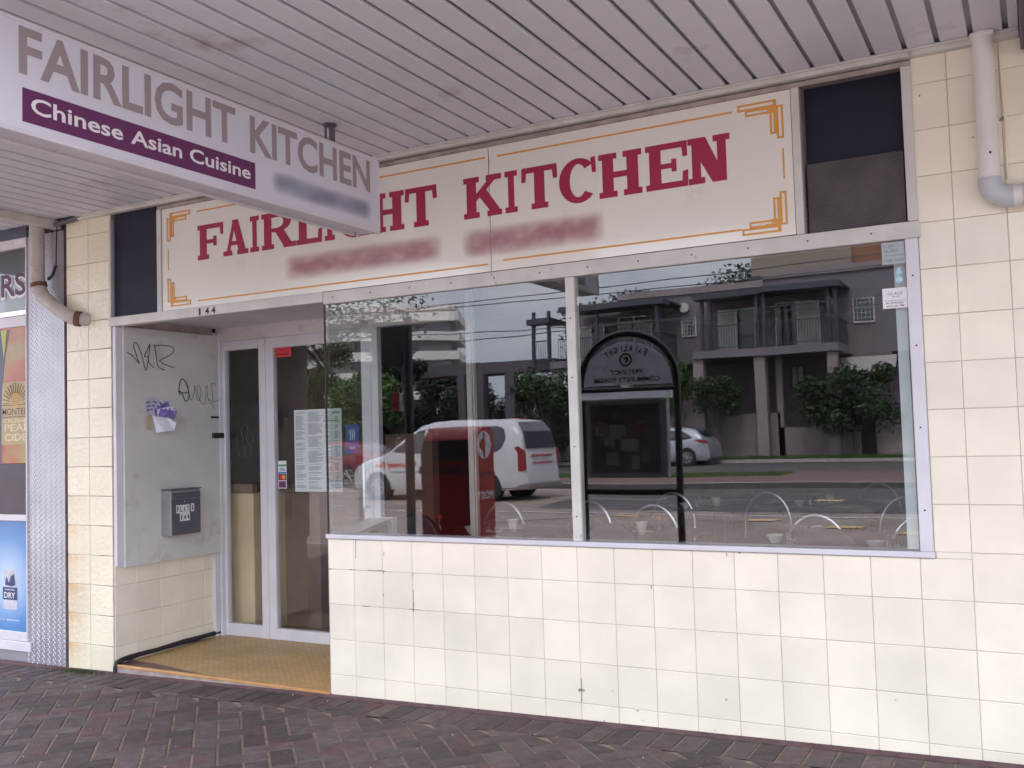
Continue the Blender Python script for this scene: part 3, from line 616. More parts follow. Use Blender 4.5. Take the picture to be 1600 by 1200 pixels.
# sagging silicone / cable bundle at the wall over the pillar
mb = MB(); pts = [(-2.36, -.05, 3.03), (-2.22, -.035, 3.045), (-2.1, -.03, 3.06), (-2.0, -.035, 3.085), (-1.9, -.03, 3.07), (-1.78, -.03, 3.075), (-1.66, -.03, 3.085)]
mb.tube(pts, [.014, .018, .02, .016, .02, .014, .01], 8); c1 = mb.build('cable', M('dusty grey cable', (.13, .12, .15), .7), smooth=True)
tag(c1, 'dusty grey cable bundle drooping along the wall top above the tiled pillar', 'cable')
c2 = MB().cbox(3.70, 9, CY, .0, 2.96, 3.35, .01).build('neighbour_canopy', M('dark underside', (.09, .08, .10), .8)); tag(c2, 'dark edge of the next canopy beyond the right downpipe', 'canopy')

# ================================================================== HANGING SIGN
SX = .65; hs = thing('hanging_sign', 'white box sign under the canopy reading FAIRLIGHT KITCHEN Chinese Asian Cuisine', 'sign', (.58, -1.4, 2.55))
y0, y1, z0, z1 = -2.62, -.30, 2.553, 2.955
mb = MB(); mb.box(.513, SX - .006, y0 + .01, y1 - .008, z0 + .01, z1 - .01); mb.build('box', M('grey white sign case', (.62, .61, .66), .4, var=.05), hs)
mb = MB()
for xx0, xx1 in ((SX - .014, SX + .004), (.508, .52)):
    mb.cbox(xx0, xx1, y0, y1, z0, z0 + .016, .002); mb.cbox(xx0, xx1, y0, y1, z1 - .014, z1, .002); mb.cbox(xx0, xx1, y1 - .012, y1 + .001, z0 + .001, z1 - .001, .002); mb.cbox(xx0, xx1, y0 - .001, y0 + .012, z0 + .001, z1 - .001, .002)
mb.build('frame', m_frame, hs)
mb = MB(); mb.box(SX - .006, SX + .0005, y0 + .012, y1 - .012, z0 + .014, z1 - .012); mb.build('face_panel', m_signw, hs)
mb = MB(); text(mb, 'FAIRLIGHT', (SX + .0005, -2.375, 2.768), Y, Z, X, 1.025, .168, .024); mb.build('lettering', m_signtxt, hs); mb = MB(); text(mb, 'KITCHEN', (SX + .0005, -1.262, 2.765), Y, Z, X, .882, .166, .026); mb.build('lettering', m_signtxt, hs)
mb = MB(); mb.box(SX + .0004, SX + .0012, -2.362, -1.232, 2.597, 2.716); bn = mb.build('banner', m_purple, hs)
for wd, ya, wy in (('Chinese', -2.330, -1.945), ('Asian', -1.909, -1.655), ('Cuisine', -1.614, -1.263)): mb = MB(); text(mb, wd, (SX + .0012, ya, 2.636), Y, Z, X, wy - ya, .058, .018); mb.build('lettering', m_wtxt, bn)
smear('blurred_lettering', (SX + .0012, -1.13, 2.60), Y, X, .76, .12, (.30, .32, .42), hs, 5, 4)  # soft blur patch added where the sign's last line is unreadable
for yy in (-.62, -2.56):
    mb = MB(); mb.lathe([(.001, 3.069), (.036, 3.069), (.036, 3.062), (.026, 3.056), (.001, 3.056)], (.585, yy, 0), 16); mb.tube([(.572, yy - .018, 3.055), (.572, yy - .018, 2.95)], .006, 8); mb.tube([(.572, yy + .018, 3.055), (.572, yy + .018, 2.95)], .006, 8)
    mb.tube([(.60, yy, 3.055), (.60, yy, 2.95)], .014, 8); mb.build('bracket', m_galv, hs, smooth=True)
mb = MB(); mb.tube([(.585, -.43, 2.553), (.585, -.43, 2.545), (.592, -.437, 2.535), (.592, -.437, 2.528)], .0015, 6); mb.tube([(.585, -.43, 2.545), (.578, -.423, 2.535), (.578, -.423, 2.528)], .0015, 6); mb.build('wire_clip', m_black, hs)

# ================================================================== WHITE BOARD, LETTERBOX, FLYERS in the recess
bd = thing('white_board', 'white painted board with scrawled graffiti fixed to the recess side wall', 'board', (-1.77, .5, .65))
mb = MB(); mb.cbox(-1.797, -1.750, .045, .955, .652, 2.278, .003); mb.build('panel', m_white, bd)
mb = MB(); mb.cbox(-1.797, -1.768, -.006, .044, .665, 2.275, .003); mb.build('edge_trim', m_frame, bd)
mb = MB()
for (a0, b0), (a1, b1) in (((.825, 1.655), (.90, 1.670)), ): mb.cbox(-1.752, -1.742, a0, a1, b0, b1, .002)
mb.build('catch', m_black, bd); mb = MB()
mb.cbox(-1.752, -1.735, .835, .945, 1.505, 1.545, .002); mb.build('latch', m_black, bd)
def gz(px, py):     # board coordinates of the tags (y, z)
    return (.065 + (px - 145) / 580 * .90, 2.278 - (py - 118 - (px - 145) * .099) * (.00116 + (px - 145) / 580 * .00013))
def scrawl(mb, pts, w_):
    from_ = [Vector((-1.7488, *gz(*p))) for p in pts]; sm = []
    for i in range(len(from_) - 1):
        p0, p1, p2, p3 = from_[max(i - 1, 0)], from_[i], from_[i + 1], from_[min(i + 2, len(from_) - 1)]
        for k in range(6):
            t = k / 6; sm.append(.5 * ((2 * p1) + (p2 - p0) * t + (2 * p0 - 5 * p1 + 4 * p2 - p3) * t * t + (3 * p1 - p0 - 3 * p2 + p3) * t ** 3))
    sm.append(from_[-1]); mb.tube(sm, w_, 6)
mb = MB()
for pts in ([(150, 268), (180, 290), (215, 335)], [(215, 335), (195, 270), (185, 225), (200, 212), (225, 270), (250, 372), (262, 330), (275, 225), (268, 235), (245, 290), (262, 295), (270, 330), (295, 358)],
            [(300, 222), (310, 290), (320, 350), (357, 372)], [(298, 228), (350, 225), (400, 235), (412, 255), (395, 280), (340, 310), (330, 320), (375, 345), (412, 358)]): scrawl(mb, pts, .0029)
mb.build('graffiti', M('faded black marker', (.04, .035, .05), .6), bd)
mb = MB()
for pts in ([(445, 520), (440, 480), (452, 430), (470, 430), (490, 470), (500, 520), (492, 550), (478, 555), (465, 530), (450, 500), (435, 498), (470, 508), (500, 500)],):
    scrawl(mb, pts, .0036)
mb.build('graffiti', m_black, bd)
mb = MB()
for pts in ([(490, 440), (500, 500), (512, 550), (530, 510), (535, 460), (545, 520), (560, 555), (575, 500), (560, 460), (550, 500), (575, 560), (600, 570), (605, 480), (612, 470), (618, 540), (640, 575)],
            [(640, 450), (645, 500), (652, 600)], [(640, 460), (660, 450), (665, 470)], [(620, 545), (660, 560), (690, 545), (698, 515)]): scrawl(mb, pts, .0021)
mb.build('graffiti', M('thin faded marker', (.16, .14, .16), .6), bd)
lb = thing('letterbox', 'grey metal letterbox with FLAT 1 144 stickers on the white board', 'letterbox', (-1.70, .48, .83))
mb = MB(); mb.cbox(-1.749, -1.655, .350, .622, .832, 1.148, .004); mb.build('body', m_galv2, lb)
mb = MB(); mb.cbox(-1.6545, -1.649, .354, .618, .838, 1.080, .002); mb.build('front_plate', m_galv, lb)
mb = MB(); mb.cbox(-1.6545, -1.646, .356, .616, 1.086, 1.128, .002); mb.build('flap', m_galv, lb)
mb = MB(); mb.cbox(-1.749, -1.640, .346, .626, 1.1485, 1.156, .002); mb.build('lid', m_galv, lb)
mb = MB(); mb.lathe([(.0001, .0), (.004, .0), (.004, -.003)], (-1.647, .47, 1.065), 10, ax='x'); mb.build('lock', m_chrome, lb)
mb = MB(); tx = MB()
def stick(ya, zb, s):
    for i, c in enumerate(s):
        if c == ' ': continue
        yy = ya + i * .0305; mb.box(-1.6489, -1.6482, yy + .0005, yy + .030, zb, zb + .056); text(tx, c, (-1.6482, yy + (.011 if c == '1' else .006), zb + .009), Y, Z, X, .009 if c == '1' else .018, .037, .02, d=.0006)
stick(.392, .986, 'FLAT'); stick(.392 + .135, .990, '1'); mbn = tx; tx = MB(); stick(.425, .929, '144')
nb = mb.build('number_stickers', m_wtxt, lb); tx.build('lettering', m_black, nb); mbn.build('lettering', m_black, nb)
fl = thing('flyers', 'bundle of crumpled white and purple flyers stuffed in the board slot', 'flyers', (-1.72, .33, 1.6))
m_pap = M('white flyer paper', (.72, .70, .82), .7, var=.05); m_papp = M('purple printed flyer', (.19, .14, .42), .6, var=.5, scale=30); m_kraft = M('buff card', (.50, .40, .26), .7)
for i in range(6):
    mb = MB(); o = Vector((-1.742 + .007 * i, .245 + .012 * i, 1.675 + .004 * i)); a = R(100 - i * 22); l_ = .12; w_ = .055
    d1 = Vector((.10 + .05 * i, cos(a), sin(a))).normalized(); d2 = Vector((.25, -sin(a), cos(a))).normalized()
    q = [o - d2 * w_ / 2, o + d2 * w_ / 2, o + d2 * w_ / 2 + d1 * l_, o - d2 * w_ / 2 + d1 * l_]; n_ = d1.cross(d2) * .0012
    mb.add(q + [p + n_ for p in q], [(0, 3, 2, 1), (4, 5, 6, 7), (0, 1, 5, 4), (1, 2, 6, 5), (2, 3, 7, 6), (3, 0, 4, 7)]); mb.build('flyer', m_papp if i in (3, 5) else m_pap, fl)
    for k in range(3):
        mb2 = MB(); s_ = o + d1 * (.03 + k * .028) - d2 * .02 + n_ * 1.5; mb2.face([s_, s_ + d2 * .04, s_ + d2 * .04 + d1 * .012, s_ + d1 * .012])
        if i < 5: mb2.build('print', m_papp, fl)
mb = MB(); mb.add([(-1.742, .275, 1.68), (-1.71, .36, 1.67), (-1.69, .335, 1.56), (-1.735, .30, 1.555), (-1.66, .415, 1.62), (-1.68, .41, 1.565)], [(0, 1, 2, 3), (1, 4, 5, 2)]); mb.build('flyer', m_pap, fl)
mb = MB(); mb.prism([(.232, 1.58), (.268, 1.572), (.262, 1.68), (.226, 1.69)], (-1.745, 0, 0), Y, Z, X, .004); mb.build('card', m_kraft, fl)

# ================================================================== STICKERS AND MENU
def sticker(name, label, cat, x0, x1, z0, z1, y, mat, txt=(), border=None):
    t = thing(name, label, cat, ((x0 + x1) / 2, y, z0)); mb = MB(); mb.box(x0, x1, y - .0012, y - .0002, z0, z1); mb.build('sheet', mat, t)
    for s, a, b, c, h, m in txt:
        mb = MB(); text(mb, s, (x0 + a, y - .0012, z0 + b), X, Z, -Y, c, h, .01, d=.0004); mb.build('lettering', m, t)
    return t
m_gtxt = M('grey print', (.20, .25, .26), .6); m_stk = M('frosted grey label', (.40, .45, .48), .5, var=.12, scale=20)
sticker('glass_sticker', 'faded grey TUFF GLASS sticker in the top right window corner', 'sticker', 3.108, 3.200, 2.160, 2.256, 0, m_stk,
        (('TUFF', .004, .072, .045, .014, m_gtxt), ('GLASS', .006, .052, .062, .014, m_gtxt), ('TOUGHENED', .015, .036, .07, .006, m_gtxt), ('958 7935', .012, .010, .074, .013, m_gtxt)))
sticker('glass_sticker', 'white GLASS repair sticker with phone numbers, lower of the two window labels', 'sticker', 3.102, 3.202, 1.968, 2.056, 0, m_wtxt,
        (('GLASS', .02, .058, .062, .013, m_gtxt), ('REPAIRS', .04, .048, .03, .006, m_gtxt), ('24 Hour Emergency Service', .008, .031, .084, .006, m_gtxt), ('Ph 9794 0001', .014, .019, .07, .008, m_black), ('0423 222 788', .014, .006, .072, .008, m_black)))
mb = MB(); mb.prism([(-.008, 0), (.012, .003), (.017, .022), (.014, .05), (.004, .077), (-.008, .066), (-.014, .045), (-.015, .02)], (3.172, -.0002, 2.07), X, Z, -Y, .001)
dd = mb.build('torn_sticker', M('pale blue torn label', (.40, .58, .68), .6, var=.35, scale=60)); tag(dd, 'torn pale blue scrap of sticker between the two glass labels', 'sticker')
yd = DY - .003
sticker('red_sticker', 'small red notice stuck in the upper left corner of the door glass', 'sticker', -1.232, -1.085, 2.085, 2.165, yd, M('fluoro red paper', (.72, .05, .07), .6),
        (('Alarm', .02, .048, .09, .016, m_purple), ('MONITORED PREMISES', .015, .012, .11, .014, m_black)))
cs = sticker('card_sticker', 'strip of bank card stickers VISA and others low on the door glass', 'sticker', -1.228, -1.148, 1.125, 1.325, yd, m_wtxt)
mb = MB(); mb.box(-1.225, -1.151, yd - .0018, yd - .0012, 1.285, 1.300); mb.build('green_band', M('green print', (.05, .35, .15), .5), cs)
mb = MB(); mb.box(-1.225, -1.151, yd - .0018, yd - .0012, 1.232, 1.245); text(mb, 'VISA', (-1.218, yd - .0012, 1.252), X, Z, -Y, .06, .026, .03, d=.0004); mb.build('blue_print', M('blue print', (.02, .16, .42), .5), cs)
mb = MB(); mb.box(-1.225, -1.151, yd - .0017, yd - .0012, 1.184, 1.230); mb.build('navy_band', M('navy print', (.03, .03, .12), .5), cs)
mb = MB(); mb.lathe([(.0001, -.0019), (.017, -.0019)], (-1.200, yd, 1.207), 18, ax='y'); mb.build('red_disc', m_cap, cs)
mb = MB(); mb.lathe([(.0001, -.0021), (.017, -.0021)], (-1.176, yd, 1.207), 18, ax='y'); mb.build('orange_disc', M('orange print', (.8, .33, .03), .5), cs)
mb = MB(); mb.box(-1.222, -1.154, yd - .0018, yd - .0012, 1.130, 1.178); mb.build('maroon_print', m_purple, cs)
bs = sticker('payment_sticker', 'small blue payment sticker on the door glass right of the menu', 'sticker', -.60, -.485, 1.37, 1.57, yd, M('royal blue print', (.02, .06, .33), .5),
             (('VISA', .025, .03, .06, .02, m_wtxt), (')))', .03, .11, .05, .06, m_wtxt)))
mn = thing('menu_sheet', 'large pale menu poster of dense print taped inside the glass door', 'menu', (-.84, yd, 1.105))
mb = MB(); mb.box(-1.068, -.636, yd - .0014, yd - .0002, 1.102, 1.690); mb.build('sheet', M('pale green paper', (.60, .66, .66), .6, var=.05), mn)
mb = MB()
for c0, c1_ in ((-1.055, -.955), (-.94, -.80), (-.785, -.715), (-.70, -.65)):
    z = 1.675
    while z > 1.12:
        z -= random.choice((.0065, .0065, .0065, .016)); l_ = (c1_ - c0) * random.uniform(.55, 1)
        if random.random() < .93: mb.box(c0, c0 + l_, yd - .0019, yd - .0014, z, z + .003)
mb.box(-.80, -.66, yd - .0021, yd - .0014, 1.60, 1.608); mb.box(-.72, -.65, yd - .0022, yd - .0014, 1.655, 1.667)
mb.build('print', M('grey menu print', (.22, .26, .27), .7), mn)
# etched flower on the sidelight
mb = MB()
for k in range(5):
    a = pi / 2 + k * 2 * pi / 5; c = Vector((-1.55 + .055 * cos(a), DY - .0045, 1.47 + .085 * sin(a)))
    mb.tube([c + Vector((.034 * cos(t), 0, .045 * sin(t))) for t in [2 * pi * i / 14 for i in range(15)]], .0022, 5, cap=False)
ef = mb.build('flower_decal', M('etched grey line', (.12, .13, .15), .6)); tag(ef, 'faint etched five petal flower outline on the narrow sidelight glass', 'decal')

# ================================================================== DOWNPIPES
rp = thing('downpipe', 'clean grey white downpipe bending right below the canopy on the right wall', 'downpipe', (3.54, -.06, 2.4))
mb = MB(); mb.tube([(3.545, -.062, 3.069), (3.545, -.062, 2.455)], .0405, 20); mb.build('upright_pipe', m_pvc, rp, smooth=True)
mb = MB(); mb.tube([(3.545, -.062, 2.462)] + [(3.545 + .075 - .075 * cos(a), -.062, 2.455 - .075 * sin(a)) for a in [i * pi / 16 for i in range(9)]] + [(3.628, -.062, 2.38)], .047, 20); mb.build('elbow', m_pvcgrey, rp, smooth=True)
mb = MB(); mb.tube([(3.625, -.062, 2.38), (3.665, -.062, 2.38)], .043, 20); mb.build('collar', m_pvc, rp, smooth=True)
mb = MB(); mb.tube([(3.660, -.062, 2.38), (4.6, -.062, 2.38)], .0465, 20); mb.build('cross_pipe', m_pvcgrey, rp, smooth=True)
mb = MB(); mb.lathe([(.0001, -.0435), (.005, -.0435), (.005, -.036)], (3.553, -.062, 2.56), 8, ax='y'); mb.build('screw', m_black, rp)
mb = MB(); mb.cbox(3.50, 3.59, -.104, -.02, 3.048, 3.066, .004); mb.build('pipe_collar', m_pvc, rp)
mb = MB(); mb.tube([(3.603, -.012, 3.06), (3.612, -.010, 2.70), (3.61, -.011, 2.46)], .0045, 8)
cc = mb.build('cable', m_tile, smooth=True); tag(cc, 'thin cream cable clipped to the tiles beside the right downpipe', 'cable')
lp = thing('downpipe', 'stained old downpipe crossing from the chequer plate to the tiled pillar', 'downpipe', (-2.47, -.08, 2.3))
mb = MB(); mb.tube([(-2.47, -.085, 3.10), (-2.465, -.085, 2.66)], [.052, .047], 16); mb.build('upright_pipe', m_pvcold, lp, smooth=True)
mb = MB(); mb.tube([(-2.465, -.085, 2.69), (-2.455, -.085, 2.60), (-2.41, -.08, 2.53), (-2.22, -.07, 2.40), (-2.12, -.06, 2.355), (-2.06, -.02, 2.345), (-2.05, .01, 2.345)], [.045, .05, .047, .046, .045, .045, .045], 16); mb.build('slanting_pipe', m_pvcold, lp, smooth=True)
mb = MB(); mb.tube([(-2.105, -.055, 2.353), (-2.075, -.035, 2.347)], .053, 16); rcm = M('rusty collar', (.16, .07, .055), .8, var=.4, scale=30); mb.build('rusty_collar', rcm, lp, smooth=True); mb = MB(); mb.tube([(-2.455, -.085, 2.63), (-2.45, -.084, 2.60)], .055, 16); mb.build('rusty_collar', rcm, lp, smooth=True) #'rusty collar', (.16, .07, .055), .8, var=.4, scale=30), lp, smooth=True)
mb = MB(); mb.tube([(-2.33, -.03, 3.04), (-2.34, -.03, 2.85), (-2.335, -.035, 2.74)], .004, 6); mb.tube([(-2.335, -.035, 2.75), (-2.36, -.045, 2.68), (-2.41, -.04, 2.66)], .011, 8)
hc = mb.build('loose_wire', m_black, smooth=True); tag(hc, 'loose black wire hanging beside the stained left downpipe', 'wire')

# ================================================================== NEIGHBOURING BOTTLE SHOP
ls = thing('bottle_shop', 'edge of neighbouring bottle shop with chequer plate column and poster windows', 'shop', (-3.3, 0, 0))
mb = MB(); mb.box(-2.712, -2.292, .0, .3, -.6, 3.07); mb.box(-5, -2.712, .02, .3, -.6, .03); mb.build('column', m_cheq, ls)
mb = MB(); nrow = 0; z = -.06; pit = .0285
while z < 3.05:
    for i in range(15):
        cx = -2.700 + i * pit + (pit / 2 if nrow % 2 else 0)
        if cx > -2.302: continue
        a = R(50) if (i + nrow) % 2 else R(-50); l_, w_ = .0125, .0038; ca, sa = cos(a), sin(a)
        p = lambda u_, v_, d_: (cx + u_ * ca - v_ * sa, -d_, z + u_ * sa + v_ * ca)
        mb.add([p(-l_, 0, 0), p(-l_ * .5, -w_, 0), p(l_ * .5, -w_, 0), p(l_, 0, 0), p(l_ * .5, w_, 0), p(-l_ * .5, w_, 0), p(-l_ * .55, 0, .0028), p(l_ * .55, 0, .0028)],
               [(0, 1, 6), (1, 2, 7, 6), (2, 3, 7), (3, 4, 7), (4, 5, 6, 7), (5, 0, 6)])
    z += pit * .62; nrow += 1
mb.build('tread_pattern', m_cheq, ls)
mb = MB(); mb.box(-2.2915, -2.2695, -.006, .2, -.3, 3.05); mb.build('corner_gap', M('rusty dark joint', (.08, .05, .045), .9, var=.5, scale=14), ls)
mb = MB()
for za, zb in ((.10, .165), (.952, .997), (2.355, 2.43), (2.93, 3.0)): mb.cbox(-5, -2.7005, -.012, .02, za, zb, .003)
mb.cbox(-2.712, -2.699, -.010, .01, .10, 2.96, .002); mb.cbox(-5, -2.66, -.016, .0, .03, .098, .003); mb.build('window_frame', m_frame, ls)
mb = MB(); mb.box(-5, -2.29, .3, .32, -.1, 3.4); mb.box(-5, -2.2, .0, .3, 3.0, 3.42); mb.box(-5.1, -5, -.0, .3, -.1, 3.4); mb.build('back_panel', M('dim blue grey panel', (.09, .10, .15), .5, var=.1), ls)
mb = MB(); mb.box(-5, -2.712, -.002, .004, 2.43, 2.93); mb.build('window_pane', m_glass, ls)
mb = MB(); text(mb, 'BREWERS', (-3.92, -.0022, 2.575), X, Z, -Y, 1.215, .175, .045, d=.0004); sgl = mb.build('lettering', m_wtxt, ls)
mb = MB(); text(mb, 'BREWERS', (-3.915, -.0028, 2.59), X, Z, -Y, 1.20, .165, .02, d=.0004); mb.build('lettering', M('dark purple print', (.07, .02, .07), .5), ls)
mb = MB(); mb.tube([(-4.4, .2, 2.50), (-2.80, .2, 2.50)], .016, 10)
tb = mb.build('fluorescent_tube', emis('tube glow', (1, .88, .6), .45), smooth=True); tag(tb, 'lit fluorescent tube behind the bottle shop window', 'light')
def poster(label, z0, z1, mat): 
    t = thing('poster', label, 'poster', (-3.2, 0, z0)); mb = MB(); mb.box(-4.2, -2.713, -.003, .002, z0, z1); mb.build('sheet', mat, t); return t
def grad_mat(name, c0, c1, c2, sc_):
    m = M(name, c0, .25); n = m.node_tree.nodes; l = m.node_tree.links; t = n.new('ShaderNodeTexCoord'); z = n.new('ShaderNodeTexNoise'); z.inputs['Scale'].default_value = sc_; z.inputs['Detail'].default_value = 2
    r = n.new('ShaderNodeValToRGB'); e = r.color_ramp.elements; e[0].position = .35; e[0].color = rgb(c0); e[1].position = .65; e[1].color = rgb(c2); q = e.new(.5); q.color = rgb(c1)
    l.new(t.outputs['Object'], z.inputs['Vector']); l.new(z.outputs[0], r.inputs[0]); l.new(r.outputs[0], n['Principled BSDF'].inputs['Base Color']); return m
pc = poster('cider bottle poster in orange, red and gold in the bottle shop window', 1.365, 2.355, grad_mat('orange bottle print', (.33, .045, .035), (.42, .12, .05), (.36, .27, .09), 3.2))
mb = MB(); mb.box(-3.02, -2.713, -.0036, -.003, 1.50, 1.955); mb.build('label_panel', M('buff label print', (.44, .34, .17), .5, var=.15), pc)
mb = MB(); mb.box(-4.2, -3.0, -.0042, -.003, 1.36, 2.34); mb.prism([(-3.0, 1.36), (-2.99, 1.9), (-2.95, 2.15), (-2.90, 2.34), (-3.0, 2.34)], (0, -.003, 0), X, Z, -Y, .001); mb.build('dark_blue_band', M('dusky blue print', (.06, .07, .11), .4), pc)  # dark blue band printed along the left edge of the poster
mb = MB(); mb.prism([(-3.0, 2.34), (-2.93, 2.34), (-2.965, 2.13)], (0, -.0042, 0), X, Z, -Y, .0006); mb.build('yellow_wedge', M('yellow green print', (.45, .48, .08), .5), pc)
mb = MB()
for k in range(15):
    a = pi * k / 14; c = Vector((-2.83, -.0038, 1.80)); mb.tube([c + Vector((cos(a), 0, sin(a))) * .075, c + Vector((cos(a), 0, sin(a))) * .15], .0032, 4)
mb.box(-3.0, -2.713, -.0042, -.0036, 1.785, 1.790); mb.box(-3.0, -2.713, -.0042, -.0036, 1.70, 1.705); text(mb, "MONTEITH'S", (-2.985, -.0036, 1.718), X, Z, -Y, .40, .05, .01, d=.0004)
mb.v = [(min(v[0], -2.714), v[1], v[2]) for v in mb.v]; mb.build('label_print', M('dark brown print', (.09, .06, .04), .5), pc)
mb = MB(); mb.lathe([(.0001, -.0044), (.055, -.0044)], (-2.83, 0, 1.835), 20, ax='y'); mb.build('emblem', M('gold print', (.42, .26, .07), .5), pc)
mb = MB(); text(mb, 'CRUSHED', (-2.97, -.0036, 1.66), X, Z, -Y, .32, .028, .01, d=.0004); text(mb, 'PEAR', (-2.96, -.0036, 1.60), X, Z, -Y, .30, .052, .02, d=.0004); text(mb, 'CIDER', (-2.96, -.0036, 1.53), X, Z, -Y, .33, .052, .02, d=.0004)
mb.v = [(min(v[0], -2.714), v[1], v[2]) for v in mb.v]; mb.build('label_print', M('cream print', (.66, .58, .36), .5), pc)
pd = poster('dark plum poster between the cider and beer posters in the bottle shop window', .998, 1.362, M('plum black print', (.035, .018, .035), .3, var=.2))
def blue_mat():
    m = M('sky blue print', (.1, .3, .6), .25); n = m.node_tree.nodes; l = m.node_tree.links; t = n.new('ShaderNodeTexCoord'); v = n.new('ShaderNodeVectorMath'); v.operation = 'DISTANCE'; v.inputs[1].default_value = (.27, 0, .36)
    r = n.new('ShaderNodeValToRGB'); e = r.color_ramp.elements; e[0].position = .05; e[0].color = (.52, .66, .85, 1); e[1].position = .6; e[1].color = (.015, .07, .25, 1); q = e.new(.3); q.color = (.12, .30, .60, 1)
    l.new(t.outputs['Object'], v.inputs[0]); l.new(v.outputs['Value'], r.inputs[0]); l.new(r.outputs[0], n['Principled BSDF'].inputs['Base Color']); return m
pb = poster('blue beer can poster at the bottom of the bottle shop window', .165, .952, blue_mat())
cx = -2.905
mb = MB(); mb.prism([(-.075, .01), (-.06, -.0), (.07, -.0), (.082, .012), (.082, .255), (.068, .285), (-.062, .285), (-.075, .255)], (cx, -.003, .315), X, Z, -Y, .001); mb.build('can', M('silver can print', (.55, .55, .62), .4, var=.15, scale=18), pb)
mb = MB(); mb.box(cx - .078, cx + .084, -.0048, -.004, .385, .475); mb.prism([(-.055, .175), (-.04, .24), (-.01, .19), (.01, .235), (.05, .26), (.065, .18), (.03, .165)], (cx, -.004, .315), X, Z, -Y, .0006); mb.build('can_band', M('navy can print', (.02, .05, .16), .4), pb)
mb = MB(); text(mb, 'CARLTON', (cx - .055, -.0048, .452), X, Z, -Y, .11, .012, .02, d=.0004); text(mb, 'DRY', (cx - .062, -.0048, .398), X, Z, -Y, .125, .042, .02, d=.0004); text(mb, "DON'T GET IT WRONG", (-3.20, -.003, .235), X, Z, -Y, .40, .014, .01, d=.0004); mb.build('lettering', m_wtxt, pb)
mb = MB(); mb.box(-2.83, -2.72, -.0138, -.0122, 2.955, 2.985); tag(mb.build('price_ticket', m_wtxt), 'tiny white ticket stuck on the bottle shop header', 'sticker')

# ================================================================== INTERIOR FURNITURE
tab0 = thing('restaurant_table', 'dark square dining table', 'table', (0, 0, 0), 'dark tables set for a meal')
mb = MB(); mb.cbox(-.42, .42, -.42, .42, .715, .748, .004); mb.build('tabletop', m_wood, tab0)
for sx in (-1, 1):
    for sy in (-1, 1): mb = MB(); mb.box(sx * .36 - .02, sx * .36 + .02, sy * .36 - .02, sy * .36 + .02, .02, .716); mb.build('leg', m_wood, tab0)
ch0 = thing('dining_chair', 'chrome framed dining chair with arched tube back', 'chair', (0, 0, 0), 'chairs with arched chrome backs')
mb = MB(); mb.tube([(-.20, .0, .45)] + [(-.20 * cos(a), .02, .62 + .27 * sin(a)) for a in [i * pi / 18 for i in range(19)]] + [(.20, .0, .45)], .0115, 8); mb.build('back_frame', m_chrome, ch0, smooth=True)
mb = MB(); mb.prism([(-.15 * cos(a), .60 + .19 * sin(a)) for a in [i * pi / 12 for i in range(13)]] + [(.15, .52), (-.15, .52)], (0, .0, 0), X, Z, Y, .025); mb.build('backrest', m_vinyl, ch0)
mb = MB(); mb.cbox(-.21, .21, -.42, -.01, .44, .48, .012); mb.build('seat', m_vinyl, ch0)
for sx in (-1, 1):
    for sy in (-.39, -.02): mb = MB(); mb.tube([(sx * .19, sy, .44), (sx * .21, sy, .02)], .011, 8); mb.build('leg', m_chrome, ch0, smooth=True)
chairs = [(1.04, 2.62, 0), (2.38, 1.98, 0), (3.02, 2.0, 0), (1.55, 4.1, 0), (2.75, 3.6, 0), (2.3, 5.4, 0), (.72, 4.0, 0), (-.35, 2.75, 0), (.35, 3.0, pi)]
clab = ['chair with arched chrome back behind the nearest table by the mullion', 'arched chrome chair back behind the glasses in the middle of the right pane', 'arched chrome chair back at the far right bottom corner of the window',
        'small distant arched chair back deep in the room, left of centre in right pane', 'distant arched chair back near the right end of the window', 'faintest arched chair back, farthest back in the right pane', 'distant arched chair back behind the notice board reflection',
        'arched chair back in the left pane behind the red capped bottle', 'chair with arched back just left of the mullion, turned around']
for i, (x, y, a) in enumerate(chairs):
    c = ch0 if i == 0 else copy_tree(ch0); c.location = (x, y, 0); c.rotation_euler.z = a; c['label'] = clab[i]
dark0 = thing('upholstered_chair', 'round black padded chair back', 'chair', (0, 0, 0), 'black round backed chairs along the window')
mb = MB(); mb.prism([(-.2 * cos(a), .72 + .2 * sin(a)) for a in [i * pi / 14 for i in range(15)]] + [(.2, .5), (-.2, .5)], (0, 0, 0), X, Z, Y, .05); mb.build('backrest', m_vinyl, dark0, bevel=.015)
mb = MB(); mb.cbox(-.22, .22, .04, .46, .42, .49, .02); mb.build('seat', m_vinyl, dark0)
for sx in (-1, 1):
    for sy in (.06, .42): mb = MB(); mb.tube([(sx * .19, sy, .42), (sx * .2, sy, .02)], .012, 8); mb.build('leg', m_chrome, dark0, smooth=True)
for i, (x, y, l_) in enumerate(((-.30, 1.35, 'round black padded chair behind the red capped bottle in the left pane'), (1.38, .95, 'round black chair back just left of the mullion at the sill'), (2.62, 1.0, 'low round black chair back between the two right hand table settings'))):
    c = dark0 if i == 0 else copy_tree(dark0); c.location = (x, y, .0); c['label'] = l_
tabs = [(1.12, 2.0), (2.35, 1.85 + .15), (3.0, 1.78), (.0, 1.98), (.85, 4.35), (2.0, 4.6), (1.0, 5.8)]
tlab = ['dark table right of the mullion holding glasses, bowls and a red capped bottle', 'dark table in the middle of the right pane with glass and bowl', 'dark table at the far right corner of the window', 'dark table in the left pane holding cup and dish',
        'far dark table deep in the room, left one', 'far dark table deep in the room, right one', 'farthest dark table against the back wall']
for i, (x, y) in enumerate(tabs):
    c = tab0 if i == 0 else copy_tree(tab0); c.location = (x, y, 0); c['label'] = tlab[i]
TZ = .749
